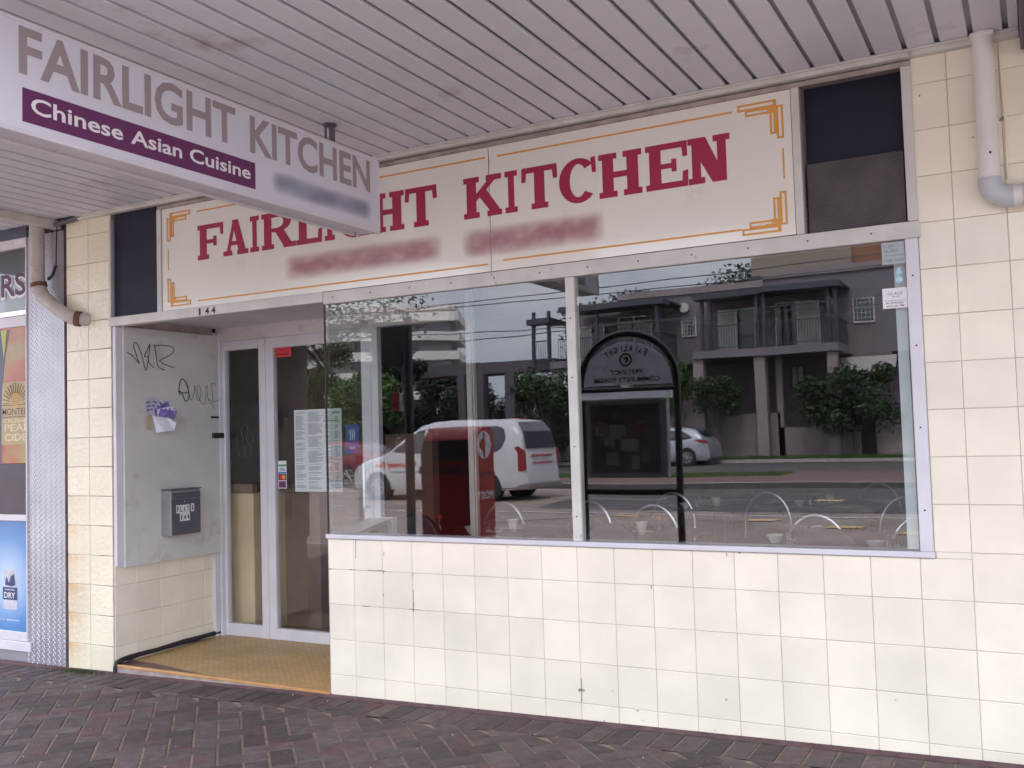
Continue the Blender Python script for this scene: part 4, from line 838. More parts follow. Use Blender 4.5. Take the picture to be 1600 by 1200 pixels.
def lathe_obj(name, label, cat, prof, mat, loc, group=None):
    mb = MB(); mb.lathe(prof, (0, 0, 0), 24); o = mb.build(name, mat, smooth=True); o.location = loc; return tag(o, label, cat, group)
gp = [(.0001, .004), (.030, .004), (.033, .0), (.036, .10), (.034, .10), (.031, .008), (.0001, .008)]
bp_ = [(.0001, .006), (.025, .006), (.027, 0), (.030, .008), (.058, .05), (.055, .05), (.028, .014), (.0001, .014)]
cp_ = [(.0001, .003), (.022, .003), (.024, .0), (.045, .085), (.042, .085), (.023, .01), (.0001, .01)]
dp_ = [(.0001, .003), (.05, .003), (.075, .018), (.073, .02), (.05, .007), (.0001, .007)]
settings = [(1.12, 1.78, 'nearest table right of the mullion'), (2.33, 1.72, 'middle table of the right pane'), (2.95, 1.52, 'table at the far right window corner'), (.10, 1.78, 'table in the left pane'), (.95, 4.15, 'distant table deep in the room'), (1.9, 4.5, 'second distant table deep in the room')]
for i, (x, y, l_) in enumerate(settings):
    lathe_obj('drinking_glass', 'upturned clear glass on the ' + l_, 'glass', gp, m_clear, (x + .02, y, TZ), 'drinking glasses')
    lathe_obj('drinking_glass', 'second, shorter placed glass behind the first on the ' + l_, 'glass', gp, m_clear, (x - .07, y + .07, TZ), 'drinking glasses')
    lathe_obj('cup', 'white handleless cup on the ' + l_, 'cup', cp_, m_china, (x + .09, y + .15, TZ), 'white cups')
    lathe_obj('bowl', 'small white rice bowl on the ' + l_, 'bowl', bp_, m_china, (x - .13, y - .08, TZ), 'white bowls')
    lathe_obj('side_plate', 'white side plate on the ' + l_, 'plate', dp_, m_china, (x + .03, y - .02, TZ - .001), 'white plates')
    mb = MB(); mb.tube([(-.12, 0, .012), (.12, .01, .012)], .003, 6); mb.tube([(-.12, .012, .012), (.12, .018, .012)], .003, 6); o = mb.build('chopsticks', M('pale bamboo', (.62, .55, .40), .6) if i == 0 else bpy.data.materials['pale bamboo']); o.location = (x + .10, y + .02, TZ + .02); tag(o, 'pair of pale chopsticks on the ' + l_, 'chopsticks', 'chopsticks')
for i, (x, y, l_) in enumerate(((1.37, 1.86, 'nearest table right of the mullion'), (-.27, 1.64, 'table in the left pane'), (1.36, 4.4, 'distant table deep in the room'))):
    t = thing('sauce_bottle', 'red capped soy sauce bottle on the ' + l_, 'bottle', (x, y, TZ), 'soy sauce bottles')
    mb = MB(); mb.lathe([(.0001, 0), (.030, 0), (.032, .02), (.024, .075), (.014, .095), (.014, .11)], (x, y, TZ), 18); mb.build('body', m_soy, t, smooth=True)
    mb = MB(); mb.lathe([(.018, .108), (.019, .135), (.0001, .137)], (x, y, TZ), 18); mb.build('cap', m_cap, t, smooth=True)
pt = thing('plant_pot', 'terracotta coloured pot standing inside behind the door glass', 'plant pot', (-1.42, 1.75, .03))
mb = MB(); mb.lathe([(.0001, .03), (.12, .03), (.15, .25), (.175, .25), (.19, .33), (.17, .33), (.15, .29), (.0001, .29)], (-1.38, 1.75, 0), 8); mb.build('pot', m_terr, pt)
mb = MB()
for _ in range(160):
    a = random.uniform(0, 2 * pi); l_ = random.uniform(.03, .14); x, y = -1.38 + .1 * cos(a), 1.75 + .1 * sin(a); mb.face([(x, y, .30), (x + .01, y + .004, .30), (x + l_ * .5 * cos(a), y + l_ * .5 * sin(a), .30 + l_ * .5)])
mb.build('foliage', m_leafd, pt)

# ================================================================== STREET OBJECTS (seen in the glass)
cs_ = thing('notice_board', 'black arched notice board post sign reading FAIRLIGHT PRECINCT COMMUNITY FORUM', 'notice board', (.48, -3.62, -.05))
def arch(r, z, n=20): return [(.475 - r * cos(a), -3.62, z + (2.335 - 1.9) / .455 * r * sin(a) * 1.0) for a in [i * pi / n for i in range(n + 1)]]
mb = MB(); mb.tube([(.02, -3.62, -.1)] + arch(.455, 1.905) + [(.93, -3.62, -.1)], .032, 12); mb.build('arch_frame', m_black, cs_, smooth=True)
mb = MB(); mb.tube([(.03, -3.62, .93), (.92, -3.62, .93)], .03, 10); mb.tube([(.03, -3.62, 1.835), (.92, -3.62, 1.835)], .02, 8); mb.build('cross_rail', m_black, cs_, smooth=True)
mb = MB(); mb.prism([(.475 - .415 * cos(a), 1.875 + .395 * sin(a)) for a in [i * pi / 22 for i in range(23)]], (0, -3.60, 0), X, Z, -Y, .02); pn = mb.build('arch_panel', M('blue grey sign enamel', (.84, .87, 1.0), .4, var=.05), cs_)
mb = MB()
s_ = 'FAIRLIGHT'
for i, c in enumerate(s_):
    a = R(122 - i * 8.0); r_ = .315; o = Vector((.475 - r_ * cos(a) * 1.0, -3.599, 1.87 + r_ * sin(a))); 
    u_ = Vector((-sin(a), 0, -cos(a))); v_ = Vector((-cos(a), 0, sin(a)))
    hh = .064 if i == 0 else .052; text(mb, c, o - u_ * .018, u_, v_, Y, .010 if c == 'I' else .034, hh, .03, d=.001)
text(mb, 'PRECINCT', (.475 + .15, -3.599, 1.975), -X, Z, Y, .30, .042, .015); text(mb, 'COMMUNITY FORUM', (.475 + .31, -3.599, 1.905), -X, Z, Y, .62, .042, .015)
# reverse the winding left by writing towards -x
mb.f = [tuple(reversed(f)) for f in mb.f]; mb.build('lettering', m_black, pn)
mb = MB(); mb.lathe([(.0001, .003), (.062, .003)], (.475, -3.60, 2.105), 24, ax='y'); em = mb.build('emblem', m_black, pn)
mb = MB(); mb.lathe([(.030, .005), (.046, .005)], (.475, -3.60, 2.105), 20, ax='y'); mb.lathe([(.0001, .005), (.018, .005)], (.462, -3.60, 2.10), 12, ax='y'); mb.build('emblem_figure', m_signw, em)
cab = MB(); cab.box(.07, .83, -3.68, -3.60, 1.06, 1.75); cb = cab.build('cabinet', M('grey cabinet paint', (.42, .43, .50), .4), cs_)
mb = MB(); mb.prism([(-3.70, 1.75), (-3.47, 1.735), (-3.47, 1.75), (-3.60, 1.815), (-3.70, 1.815)], (.03, 0, 0), Y, Z, X, .83); mb.build('hood', M('pale hood paint', (.88, .88, .92), .4), cb)
mb = MB(); mb.box(.115, .765, -3.5985, -3.5975, 1.10, 1.70); mb.build('pinboard', M('dark pinboard', (.10, .095, .13), .7, var=.3), cb)
for i in range(16):
    x = .14 + random.random() * .5; z = 1.12 + random.random() * .45; c = random.choice([(.45, .05, .09), (.05, .11, .42), (.5, .46, .46), (.2, .2, .26), (.40, .30, .24), (.08, .26, .34), (.6, .6, .62)])
    mb = MB(); mb.box(x, x + random.uniform(.06, .13), -3.597 + .0004 * i, -3.5965 + .0004 * i, z, z + random.uniform(.05, .14)); mb.build('notice', M('notice paper %d' % i, c, .7), cb)
mb = MB(); mb.box(.11, .77, -3.585, -3.581, 1.095, 1.705); mb.build('cabinet_pane', m_glassd, cb)
# post box
px = thing('post_box', 'red street posting box with rounded hood and POST on its side', 'post box', (-1.45, -3.9, 0))
prof = [(-3.6, .0), (-4.01, .0), (-4.01, 1.47), (-3.95, 1.55)] + [(-3.88 + .28 * sin(a), 1.27 + .28 * cos(a)) for a in [i * pi / 20 for i in range(11)]] + [(-3.6, 1.12)]
mb = MB(); mb.prism(prof, (-1.75, 0, 0), Y, Z, X, .61); mb.build('body', m_postred, px, bevel=.012)
mb = MB(); mb.box(-1.70, -1.19, -3.602, -3.585, 1.22, 1.42); mb.build('slot_flap', M('black slot', (.02, .015, .02), .4), px)
mb = MB(); mb.box(-1.76, -1.135, -3.603, -3.590, 1.10, 1.17); mb.box(-1.1395, -1.131, -4.01, -3.60, 1.08, 1.10); mb.build('dark_band', M('dark maroon band', (.08, .01, .012), .4), px)
mb = MB(); mb.lathe([(.0001, .004), (.135, .004)], (-1.14, -3.81, 1.37), 28, ax='x'); lg = mb.build('round_emblem', m_wtxt, px)
mb = MB(); mb.lathe([(.0001, .0065), (.055, .0065)], (-1.14, -3.775, 1.37), 20, ax='x'); mb.box(-1.139, -1.133, -3.825, -3.795, 1.25, 1.49); mb.build('emblem_horn', m_postred, lg)
mb = MB(); text(mb, 'POST', (-1.138, -3.97, .84), Y, Z, X, .32, .075, .03); mb.build('lettering', m_wtxt, px)
mb = MB(); mb.box(-1.74, -1.15, -4.0, -3.61, -.12, .02); mb.build('plinth', m_kerbd, px)
# sign pole
pl = thing('sign_pole', 'dark grey street pole carrying a blank black plate and a small red parking sign', 'sign pole', (-1.89, -3.62, 0))
mb = MB(); mb.tube([(-1.89, -3.62, -.1), (-1.885, -3.62, 2.68)], .045, 14); mb.build('pole', M('dark pole paint', (.045, .045, .06), .5), pl, smooth=True)
mb = MB(); mb.cbox(-2.32, -1.93, -3.63, -3.61, 2.20, 2.645, .003); mb.build('back_plate', M('charcoal plate', (.05, .045, .06), .5), pl)
mb = MB(); mb.cbox(-2.085, -1.995, -3.615, -3.60, 1.73, 1.92, .002); mb.build('parking_plate', M('red plate', (.45, .03, .05), .4), pl)
mb = MB(); mb.cbox(-1.993, -1.935, -3.615, -3.60, 1.73, 1.92, .002); mb.build('white_plate', m_wtxt, pl)

# ---- vehicles
def lerp_tab(tab, x):
    for (a, b), (c, d) in zip(tab, tab[1:]):
        if a <= x <= c: return b + (d - b) * (x - a) / (c - a)
    return tab[0][1] if x < tab[0][0] else tab[-1][1]
def vehicle(name, label, cat, L_, W, roof, belt, bottom, mat, wins, wheels, wr, loc, flip=1, tumble=.16, mats_extra=None, group=None):
    """nose at local x=0, tail at x=L_; side 0 faces +y"""
    t = thing(name, label, cat, (0, 0, 0), group)
    def hw(x, z):
        zb = belt; f = 0 if z < zb else (z - zb) / (max(r[1] for r in roof) - zb)
        e = 1 - .22 * max(0, 1 - x / .5) ** 2 - .10 * max(0, 1 - (L_ - x) / .35) ** 2
        lo = 1 - .05 * max(0, (bottom + .15 - z) / .15)
        return W / 2 * e * (1 - tumble * f ** 1.3) * lo
    xs = sorted(set([L_ * i / 44 for i in range(45)] + [r[0] for r in roof])); mb = MB(); nsec = 15; secs = []
    for x in xs:
        zr = lerp_tab(roof, x); sec = []
        for k in range(nsec):
            s = k / (nsec - 1); z = bottom + (zr - bottom) * (s / .86) if s < .86 else zr
            if s < .86: y = hw(x, z) * (1 - .10 * max(0, (s / .86 - .9) / .1) ** 2)
            else: y = hw(x, zr) * .90 * (1 - (s - .86) / .14); z = zr + .03 * (1 - (1 - (s - .86) / .14) ** 2)
            sec.append((x, y, z))
        full = sec + [(x, -y, z) for x, y, z in reversed(sec[:-1])]; secs.append(full)
    m_ = len(secs[0]); vs = sum(secs, []); fs = []
    for i in range(len(secs) - 1):
        for k in range(m_ - 1): fs.append((i * m_ + k, i * m_ + k + 1, (i + 1) * m_ + k + 1, (i + 1) * m_ + k))
        fs.append((i * m_ + m_ - 1, i * m_, (i + 1) * m_, (i + 1) * m_ + m_ - 1))
    fs.append(tuple(range(m_))); fs.append(tuple(len(vs) - m_ + k for k in range(m_ - 1, -1, -1))); mb.add(vs, fs); bd_ = mb.build('body', mat, t, smooth=True)
    for poly in wins:
        for sgn in (1, -1):
            mb = MB(); n = len(poly); cx_ = sum(p[0] for p in poly) / n; cz_ = sum(p[1] for p in poly) / n; q = []
            P_ = [(x, sgn * (hw(x, z) + .008), z) for x, z in poly]; mb.add(P_ + [(cx_, sgn * (hw(cx_, cz_) + .010), cz_)], [(i, (i + 1) % n, n) for i in range(n)]); mb.build('side_window', m_dglass, t)
    for wx in wheels:
        for sgn in (1, -1):
            y = sgn * (W / 2 - .10)
            mb = MB(); mb.lathe([(.0001, -.105), (wr + .055, -.105), (wr + .055, .114), (.0001, .114)], (wx, y, wr), 28, ax='y'); mb.build('wheel_arch', m_tyre, t)
            mb = MB(); mb.lathe([(wr * .62, .12), (wr * .97, .12), (wr, .10), (wr, -.1)] if sgn > 0 else [(wr * .62, -.12), (wr * .97, -.12), (wr, -.10), (wr, .1)], (wx, y, wr), 28, ax='y'); wh = mb.build('wheel', m_tyre, t, smooth=True)
            mb = MB()
            for k in range(7):
                a = 2 * pi * k / 7
                for s2 in (-.12, .12):
                    p = Vector((wx + cos(a + s2) * wr * .12, y + sgn * .122, wr + sin(a + s2) * wr * .12)); q = Vector((wx + cos(a + s2 * .9) * wr * .62, y + sgn * .122, wr + sin(a + s2 * .9) * wr * .62)); mb.tube([p, q], wr * .045, 5)
            mb.lathe([(.0001, sgn * .124), (wr * .16, sgn * .124)], (wx, y, wr), 12, ax='y'); mb.lathe([(wr * .58, sgn * .122), (wr * .66, sgn * .122)], (wx, y, wr), 24, ax='y'); mb.build('rim', m_rim, wh)
    return t, hw
van_roof = [(0, .72), (.12, .86), (.45, .99), (1.0, 1.12), (1.25, 1.22), (1.75, 1.58), (2.15, 1.82), (2.5, 1.905), (3.0, 1.93), (4.4, 1.925), (4.75, 1.88), (4.95, 1.62), (5.06, 1.15), (5.10, .8), (5.12, .5)]
van, vhw = vehicle('courtesy_van', 'white minibus with red Courtesy Bus lettering driving past a tree lined verge', 'van', 5.12, 1.92, van_roof, 1.12, .27, m_carw,
    [[(1.42, 1.24), (1.50, 1.20), (2.28, 1.16), (2.32, 1.73), (2.12, 1.70), (1.85, 1.52)], [(2.42, 1.16), (2.40, 1.75), (3.35, 1.78), (3.35, 1.15)], [(3.40, 1.15), (3.40, 1.78), (4.36, 1.77), (4.52, 1.70), (4.58, 1.45), (4.46, 1.22), (4.30, 1.15)]], (.92, 4.05), .34, (0, 0, 0))
mb = MB(); mb.add([(4.78, -.70, 1.84), (4.78, .70, 1.84), (4.95, .76, 1.60), (5.05, .80, 1.20), (5.05, -.80, 1.20), (4.95, -.76, 1.60)], [(0, 1, 2, 5), (5, 2, 3, 4)]); mb.v = [(v[0] + .035, v[1], v[2] + .02) for v in mb.v]; mb.build('rear_window', m_dglass, van)
mb = MB(); mb.add([(1.28, -.72, 1.27), (1.28, .72, 1.27), (2.10, .62, 1.835), (2.10, -.62, 1.835)], [(0, 1, 2, 3)]); mb.v = [(v[0] - .02, v[1], v[2] + .02) for v in mb.v]; mb.build('windscreen', m_dglass, van)
for sg in (1, -1):
    mb = MB(); mb.prism([(4.60, 1.18), (4.72, 1.20), (4.92, 1.28), (5.08, 1.16), (5.10, .74), (4.86, .70), (4.66, .92)], (0, sg * (.86 if sg > 0 else .86), 0), X, Z, Vector((0, sg, 0)), .085); mb.build('tail_lamp', m_tail, van)
    mb = MB(); mb.prism([(.12, .80), (.55, .98), (.72, 1.0), (.55, .85), (.20, .72)], (0, sg * .80, 0), X, Z, Vector((0, sg, 0)), .10); mb.build('headlight', m_clear, van)
mb = MB(); mb.cbox(4.3, 5.16, -.93, .93, .27, .42, .03); mb.cbox(-.02, .6, -.80, .80, .25, .40, .03); mb.build('bumper', M('grey brown bumper', (.20, .17, .16), .6), van)
mb = MB(); mb.box(4.38, 4.56, -.06, .06, 1.935, 1.965); mb.build('roof_lamp', m_tail, van)
mb = MB(); yv = .972
def vt(s, x, z, w_, h): text(mb, s, (x + w_, yv, z), -X, Z, Y, w_, h, .02)
vt('Courtesy Bus', .84, .84, 1.26, .135); mb.f = [tuple(reversed(f)) for f in mb.f]; mb.build('lettering', M('red vinyl', (.60, .03, .03), .4), van)
mb = MB(); vt('complimentary for members', 1.36, .70, .95, .05); mb.f = [tuple(reversed(f)) for f in mb.f]; mb.build('lettering', m_gtxt, van)
mb = MB(); text(mb, 'Call Our', (4.05, .925, 1.55), -X, Z, Y, .58, .09, .02); text(mb, 'bus', (4.10, .92, 1.38), -X, Z, Y, .25, .07, .02); mb.f = [tuple(reversed(f)) for f in mb.f]; mb.build('window_lettering', m_wtxt, van)
mb = MB()
for q in range(2): mb.box(5.045, 5.115, -.55, .55, 1.04 - q * .17, 1.075 - q * .17)
mb.build('tailgate_lettering', M('pale red vinyl', (.5, .1, .12), .5), van)
van.location = (-11.88, -16.35, RZ)
hroof = [(0, .55), (.1, .72), (.5, .84), (1.1, .95), (1.35, 1.03), (1.9, 1.34), (2.3, 1.45), (2.8, 1.475), (3.4, 1.42), (3.75, 1.33), (4.05, 1.05), (4.22, .92), (4.28, .6), (4.3, .4)]
hat, hhw = vehicle('hatchback_car', 'silver five door hatchback parked at the far kerb by the low wall', 'car', 4.3, 1.78, hroof, .92, .20, m_cars,
    [[(1.62, 1.02), (2.45, .98), (2.45, 1.36), (2.2, 1.35), (1.95, 1.26)], [(2.52, .98), (2.52, 1.37), (3.15, 1.33), (3.45, 1.20), (3.62, 1.06), (3.4, 1.0)]], (.82, 3.42), .325, (0, 0, 0), tumble=.24)
mb = MB(); mb.add([(3.70, -.50, 1.355), (3.70, .50, 1.355), (4.05, .62, 1.07), (4.05, -.62, 1.07)], [(0, 1, 2, 3)]); mb.v = [(v[0] + .02, v[1], v[2] + .02) for v in mb.v]; mb.build('rear_window', m_dglass, hat)
for sg in (1, -1):
    mb = MB(); mb.prism([(3.68, .97), (4.0, .99), (4.22, .93), (4.25, .84), (4.0, .86)], (0, sg * .78, 0), X, Z, Vector((0, sg, 0)), .115); mb.build('tail_lamp', m_tail, hat)
mb = MB(); mb.cbox(3.9, 4.33, -.80, .80, .19, .30, .02); mb.build('bumper', m_char, hat)
hat.location = (-11.75, -32.9, .02)
hr = copy_tree(hat); hr.location = (-.95, -39.5, .3); hr['label'] = 'pale car glimpsed in the driveway gap at the right end of the far wall'
for ch in [o for o in bpy.data.objects if o.parent == hr and o.name.startswith('body')]: pass
rc = copy_tree(hat); rc.location = (-20.1, -22.4, -.12); rc['label'] = 'red car low in the door glass, left of the minibus'
for ch in [o for o in bpy.data.objects if o.parent == rc and o.name.startswith('body')]:
    ch.data = ch.data.copy(); ch.data.materials[0] = m_carr

m_deck = M('dark deck paint', (.10, .085, .10), .8)
# ---- apartments opposite
ap = thing('apartment_building', 'taupe rendered two storey apartments with balconies, pergolas and a low front wall', 'building', (-6, -37.5, 0))
mb = MB(); mb.box(-13.1, -6.4, -50, -37.5, 4.4, 7.55); mb.box(-6.4, 6, -50, -37.49, 4.4, 7.85); mb.box(-15.6, -13.1, -50, -37.6, 4.4, 7.3)
mb.box(-15.6, 6, -50, -38.6, .1, 4.4); mb.box(-2.9, -1.3, -38.5, -37.45, 3.9, 4.5); mb.build('wall', m_rend, ap)
mb = MB(); mb.box(-13.2, -6.4, -38, -37.40, 7.50, 7.8); mb.box(-6.4, 6, -38, -37.38, 7.80, 8.1); mb.box(-15.7, -13.2, -38, -37.5, 7.28, 7.5); mb.build('parapet', m_rendl, ap)
mb = MB(); mb.box(-8.9, -3.0, -37.49, -34.9, 4.385, 4.70); mb.build('balcony_slab', m_rend, ap); mb = MB(); mb.box(-15.59, -10.4, -37.49, -34.9, 4.385, 4.70); mb.build('balcony_slab', m_rend, ap); mb = MB(); mb.box(-25.9, -15.6, -37.2, -35.4, 4.385, 4.92); mb.build('balcony_slab', m_deck, ap)
mb = MB()
for a, b in ((-8.95, -8.5), (-6.35, -5.9), (-3.5, -3.1), (-20.6, -20.2), (-19.7, -19.2), (-18.1, -17.6), (-17.1, -16.8), (-12.2, -11.8), (-15.6, -15.2)): mb = MB(); mb.box(a, b, -35.5, -35.05, .1, 4.38); mb.build('column', m_deck if a < -16 else m_rendl, ap)
mb = MB(); mb.box(-5.7, -5.45, -36.3, -36, .1, 4.4); mb.build('column', m_rendl, ap)
mb = MB()
for xx in (-8.5, -8.15, -6.15, -5.85, -3.35, -3.05, -10.5, -13.3, -16.5, -15.7): mb.box(xx - .07, xx + .07, -35.2, -35.05, 4.7, 7.0)
for a, b, zz in ((-8.8, -5.95, 6.95), (-5.95, -2.8, 7.0), (-15.0, -10.1, 6.95), (-16.7, -15.5, 6.55)): mb.box(a, b, -35.6, -34.75, zz - .12, zz + .12); mb.box(a, b, -37.45, -35.6, zz + .02, zz + .10)
mb.build('pergola', m_char, ap)
mb = MB()
for a, b in ((-8.5, -6.0), (-5.85, -3.0), (-15.2, -10.5), (-16.5, -15.7)):
    mb.box(a, b, -35.0, -34.96, 5.66, 5.71); mb.box(a, b, -35.0, -34.96, 4.78, 4.82); x = a
    while x < b: mb.box(x, x + .02, -34.99, -34.97, 4.8, 5.68); x += .11
x = -37.3
while x < -35: mb.box(-3.02, -2.98, x, x + .02, 4.8, 5.68); mb.box(-10.44, -10.4, x, x + .02, 4.8, 5.68); x += .11
mb.box(-3.02, -2.98, -37.4, -35, 5.66, 5.71); mb.box(-10.44, -10.4, -37.4, -35, 5.66, 5.71); mb.build('balcony_railing', m_char, ap)
def win(x0, x1, z0, z1, panes, grid=None):
    mb = MB(); mb.box(x0, x1, -37.48, -37.42, z0, z1); wn = mb.build('window', m_wtxt, ap); n = len(panes); ww = (x1 - x0) / n
    for i, c in enumerate(panes): mb = MB(); mb.box(x0 + i * ww + .05, x0 + (i + 1) * ww - .05, -37.43, -37.405, z0 + .06, z1 - .06); mb.build('pane', m_curt if c == 'w' else m_dglass, wn)
    if grid:
        mb = MB()
        for i in range(1, grid): q = x0 + (x1 - x0) * i / grid; mb.box(q - .012, q + .012, -37.40, -37.39, z0, z1); q = z0 + (z1 - z0) * i / grid; mb.box(x0, x1, -37.40, -37.39, q - .012, q + .012)
        mb.build('glazing_bars', m_curt, wn)
win(-8.45, -6.8, 4.75, 6.62, 'wd'); win(-5.95, -4.15, 4.75, 6.72, 'dw'); win(-2.72, -1.88, 5.65, 6.68, 'd', 5); win(-10.2, -9.5, 5.6, 6.5, 'd', 5); win(-13.2, -11.6, 4.75, 6.7, 'dd', 6); win(-15.3, -13.9, 4.75, 6.5, 'wd')
mb = MB(); mb.box(-5.72, -5.0, -38.55, -38.5, 3.1, 4.1); w2 = mb.build('window', m_char, ap); mb = MB(); mb.box(-5.55, -5.38, -38.49, -38.47, 3.15, 4.05); mb.box(-5.30, -5.14, -38.49, -38.47, 3.15, 4.05); mb.build('pane', m_curt, w2)
mb = MB(); mb.prism([(-37.4, 4.25), (-36.6, 3.55), (-36.62, 3.5), (-37.4, 4.15)], (-3.35, 0, 0), Y, Z, X, 2.25); mb.build('awning', M('pale canvas awning', (.42, .38, .38), .8), ap)
mb = MB(); mb.box(-15.6, -5.6, -36.2, -36, .1, 2.0); mb.box(-5.6, -3.1, -36.2, -36, .1, 1.4); mb.box(-3.1, -2.45, -36.2, -36, .1, 1.6); mb.box(-1.85, -.9, -36.2, -36, .1, 1.55); mb.box(-.9, 4, -36.2, -36, .1, .95); mb.box(-22.0, -15.6, -36.2, -36, .1, 1.6); mb.build('front_wall', m_rendl, ap)
mb = MB(); mb.box(-2.5, -1.8, -36.35, -36.25, .1, 1.75); mb.build('gate', M('dark plum gate', (.025, .015, .025), .5), ap)
mb = MB(); x = -5.5
while x < -4.0: mb.box(x, x + .03, -36.1, -36.07, 1.4, 2.0); x += .12
mb.box(-5.6, -4.0, -36.11, -36.06, 1.96, 2.0); mb.box(-15.5, -5.7, -36.11, -36.06, 2.7, 2.75); mb.build('fence_bars', m_char, ap)
mb = MB(); mb.box(-3.9, -3.3, -35.99, -35.95, 1.1, 1.35); mb.box(-3.5, -3.25, -35.99, -35.95, .85, 1.1); mb.build('mail_slots', M('brown mailboxes', (.10, .06, .06), .6), ap)
mb = MB(); mb.lathe([(.0001, .2), (.22, .2), (.22, 0), (.0001, 0)], (-10.0, -37.4, 6.9), 14, ax='y'); mb.lathe([(.0001, .2), (.16, .2), (.16, 0), (.0001, 0)], (-3.6, -37.4, 6.6), 14, ax='y'); mb.build('satellite_dish', m_curt, ap, smooth=True)
# tan building behind on the hill
tb_ = thing('hillside_house', 'tan and brick coloured house rising behind the apartment parapet', 'building', (-8, -62, 0))
mb = MB(); mb.box(-12.6, -6.1, -68, -60, -.2, 16); mb.build('wall', M('tan render', (.30, .25, .20), .9), tb_)
mb = MB(); mb.box(-6.1, -3.6, -68, -60.2, -.2, 15.2); mb.build('brick_wing', M('orange brown brick', (.30, .15, .09), .9, var=.2), tb_)
mb = MB(); mb.box(-12.8, -3.0, -69, -59.8, 11.0, 11.5); mb.build('eave', m_char, tb_)
# tower of flats
tw_ = thing('tower_block', 'pale multi storey block of flats with banded balconies far behind the trees', 'building', (-80, -110, 0))
mb = MB(); ax_, ay_ = -84, -108
A1 = (-70.2, -116); A2 = (-99, -113)
def slabw(z0, z1, grow, mi=0): mb.prism([(ax_ + .2 * grow, ay_ + grow), (A1[0] + grow, A1[1] + grow * .3), (A1[0] + grow - 6, A1[1] - 12), (A2[0], A2[1] - 12), (A2[0], A2[1] + grow)], (0, 0, z0), X, Y, Z, z1 - z0, mi)
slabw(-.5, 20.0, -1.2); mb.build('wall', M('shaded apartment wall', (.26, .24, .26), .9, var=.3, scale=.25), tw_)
mb = MB()
for k in range(7): mb = MB(); slabw(1.2 + 2.85 * k, 2.45 + 2.85 * k, .5); mb.build('balcony_band', m_tower, tw_)
mb = MB()
slabw(19.9, 20.6, -.2); mb.build('balcony_band', m_tower, tw_)
mb = MB()
for k in range(6):
    z = 2.45 + 2.85 * k + .15
    for i in range(9):
        f = (i + .12) / 9; g = f + random.uniform(.045, .09)
        a = Vector((ax_ + (A1[0] - ax_) * f, ay_ - 1.15 + (A1[1] - ay_) * f, z)); b = Vector((ax_ + (A1[0] - ax_) * g, ay_ - 1.15 + (A1[1] - ay_) * g, z)); mb.add([a, b, b + Z * 1.3, a + Z * 1.3], [(0, 1, 2, 3)])
        a = Vector((ax_ + (A2[0] - ax_) * f, ay_ - 1.15 + (A2[1] - ay_) * f, z)); b = Vector((ax_ + (A2[0] - ax_) * g, ay_ - 1.15 + (A2[1] - ay_) * g, z)); mb.add([a, b, b + Z * 1.3, a + Z * 1.3], [(0, 1, 2, 3)])
mb.build('window', m_towerg, tw_)
# overhead wires
for i, (a, b, l_) in enumerate((((-40, -27, 4.9), (20, -23, 5.6), 'lower overhead wire crossing the sky in the left pane'), ((-40, -25, 6.5), (20, -25, 6.2), 'upper overhead wire near the top of the window'), ((-40, -24, 6.1), (20, -26, 7.0), 'overhead wire above the apartment parapet'), ((-25, -30, 6.0), (15, -30, 5.7), 'overhead wire in front of the balconies'))):
    mb = MB(); a = Vector(a); b = Vector(b); mb.tube([a.lerp(b, t / 12) - Z * (.35 * 4 * (t / 12) * (1 - t / 12)) for t in range(13)], .018, 6); tag(mb.build('overhead_wire', m_char), l_, 'wire', 'overhead wires')

# ---- trees
def tree(name, label, x, y, z0, h, rx, rz, cz, mat, n=2600, leaf=.16, trunk=.07, clumps=16, group='street trees', stems=None):
    t = thing(name, label, 'tree', (x, y, z0), group); rnd = random.Random(int(abs(x * 97 + y * 13)))
    mb = MB(); top = Vector((x + rnd.uniform(-.2, .2), y, z0 + h * .55)); mb.tube([(x, y, z0 - .1), (x + rnd.uniform(-.05, .05), y, z0 + h * .25), top], [trunk, trunk * .8, trunk * .5], 8)
    cl = []
    for i in range(clumps):
        a = rnd.uniform(0, 2 * pi); r = rx * math.sqrt(rnd.random()) * .85; zz = cz + rnd.uniform(-1, 1) * rz * .8 * (1 - .4 * r / rx); c = Vector((x + r * cos(a), y + r * sin(a), z0 + zz)); cl.append((c, rnd.uniform(.22, .42) * rx))
        s_ = Vector((x, y, z0 + h * rnd.uniform(.2, .5))); mb.tube([s_, s_.lerp(c, .5) + Vector((0, 0, .05 * h)), c], [trunk * .45, trunk * .3, trunk * .12], 5)
    mb.build('trunk', m_bark, t, smooth=True); mb = MB()
    if leaf > .05: n = int(n * 2.0); leaf *= .62
    for _ in range(n):
        c, r = rnd.choice(cl); d = Vector((rnd.gauss(0, 1), rnd.gauss(0, 1), rnd.gauss(0, .8))).normalized() * r * rnd.random() ** .4; p = c + d
        u_ = Vector((rnd.gauss(0, 1), rnd.gauss(0, 1), rnd.gauss(0, .6))).normalized(); v_ = u_.cross(Vector((rnd.gauss(0, 1), rnd.gauss(0, 1), 1))).normalized(); s_ = leaf * rnd.uniform(.6, 1.3)
        mb.face([p - u_ * s_, p + v_ * s_ * .45, p + u_ * s_, p - v_ * s_ * .45])
    mb.build('crown', mat, t); return t
tree('street_tree', 'slender young tree with thin forked trunk right of the silver hatchback', -7.85, -34.9, .16, 3.4, 1.15, 1.05, 2.5, m_leaf, 2600, .13, .05)
tree('street_tree', 'broad leafy street tree in front of the pale awning', -2.5, -34.9, .16, 4.0, 2.1, 1.45, 2.35, m_leaf, 5200, .17, .09, 22)
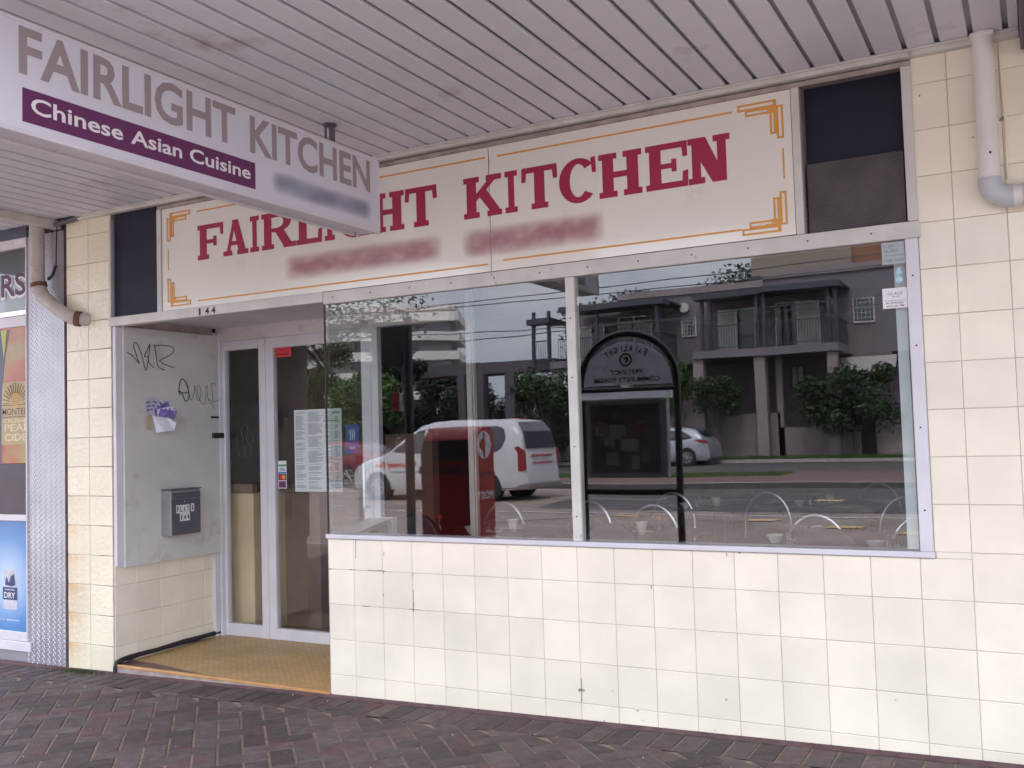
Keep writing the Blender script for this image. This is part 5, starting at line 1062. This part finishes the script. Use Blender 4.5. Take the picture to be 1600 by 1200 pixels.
tree('garden_tree', 'light green leafy tree between notice board post and balcony column', -9.75, -35.4, .16, 4.6, .85, 1.4, 3.1, m_leafl, 2600, .13, .06)
tree('garden_tree', 'open branched tree in front of the raised deck columns', -13.4, -30, .02, 4.1, 1.7, .9, 3.0, m_leaf, 2600, .15, .09)
tree('garden_tree', 'low bushy tree beside the end deck column', -14.6, -33, .02, 2.8, 2.2, 1.0, 1.5, m_leafd, 2800, .15, .08)
tree('background_tree', 'dark conical tree standing before the left end of the raised deck', -22.6, -33.2, .02, 6.4, 1.7, 2.7, 3.6, m_leafd, 4200, .17, .1, 20, 'trees behind the minibus')
tree('background_tree', 'tall dark tree in front of the flats, left of the deck', -27.6, -46, .1, 6.0, 2.2, 2.3, 3.5, m_leafd, 5200, .22, .2, 22, 'trees behind the minibus')
tree('background_tree', 'dark rounded tree behind the minibus roof', -25.2, -44, .1, 4.6, 2.5, 2.0, 2.6, m_leafd, 4200, .2, .16, 18, 'trees behind the minibus')
tree('background_tree', 'dark tree rising behind the sign pole', -31.5, -45, .1, 4.6, 2.6, 1.8, 2.5, m_leafd, 4600, .22, .16, 20, 'trees behind the minibus')
tree('background_tree', 'shadowy tree left of centre behind the minibus bonnet', -34.5, -44, .1, 4.0, 2.6, 1.6, 2.2, m_leafd, 4200, .22, .16, 18, 'trees behind the minibus')
tree('background_tree', 'bright green tree beside the white door jamb', -18.2, -24.5, .02, 4.2, 1.5, 1.5, 2.7, m_leafl, 3600, .15, .09, 16, 'trees behind the minibus')
tree('background_tree', 'dark dense tree seen in the door glass above the menu', -21.3, -25, .02, 5.6, 2.0, 2.2, 3.6, m_leaf, 5200, .16, .1, 22, 'trees behind the minibus')
tree('background_tree', 'low hedge like tree between the two dark trees', -21.5, -38, .02, 3.0, 2.8, 1.3, 1.7, m_leafd, 3600, .18, .1, 18, 'trees behind the minibus')
tree('kerbside_tree', 'kerbside tree whose leafy branches show at the top left of the window', -4.4, -4.15, -.09, 4.0, 2.3, .32, 3.12, m_leaf, 7000, .034, .05, 20, 'street trees')
mb = MB(); rnd = random.Random(5)
for _ in range(16000):
    x = rnd.uniform(-30, -8); y = rnd.uniform(-75, -66); z = 8 + 4.6 * rnd.random() + 1.2 * sin(x * .7) * (x + 30) / 22 + .08 * (x + 20); s_ = .15
    u_ = Vector((rnd.gauss(0, 1), rnd.gauss(0, 1), rnd.gauss(0, 1))).normalized(); v_ = u_.orthogonal().normalized(); p = Vector((x, y, min(z, 13.6))); mb.face([p - u_ * s_, p + v_ * s_ * .6, p + u_ * s_, p - v_ * s_ * .6])
tag(mb.build('hilltop_bushes', m_leaf), kind='stuff')
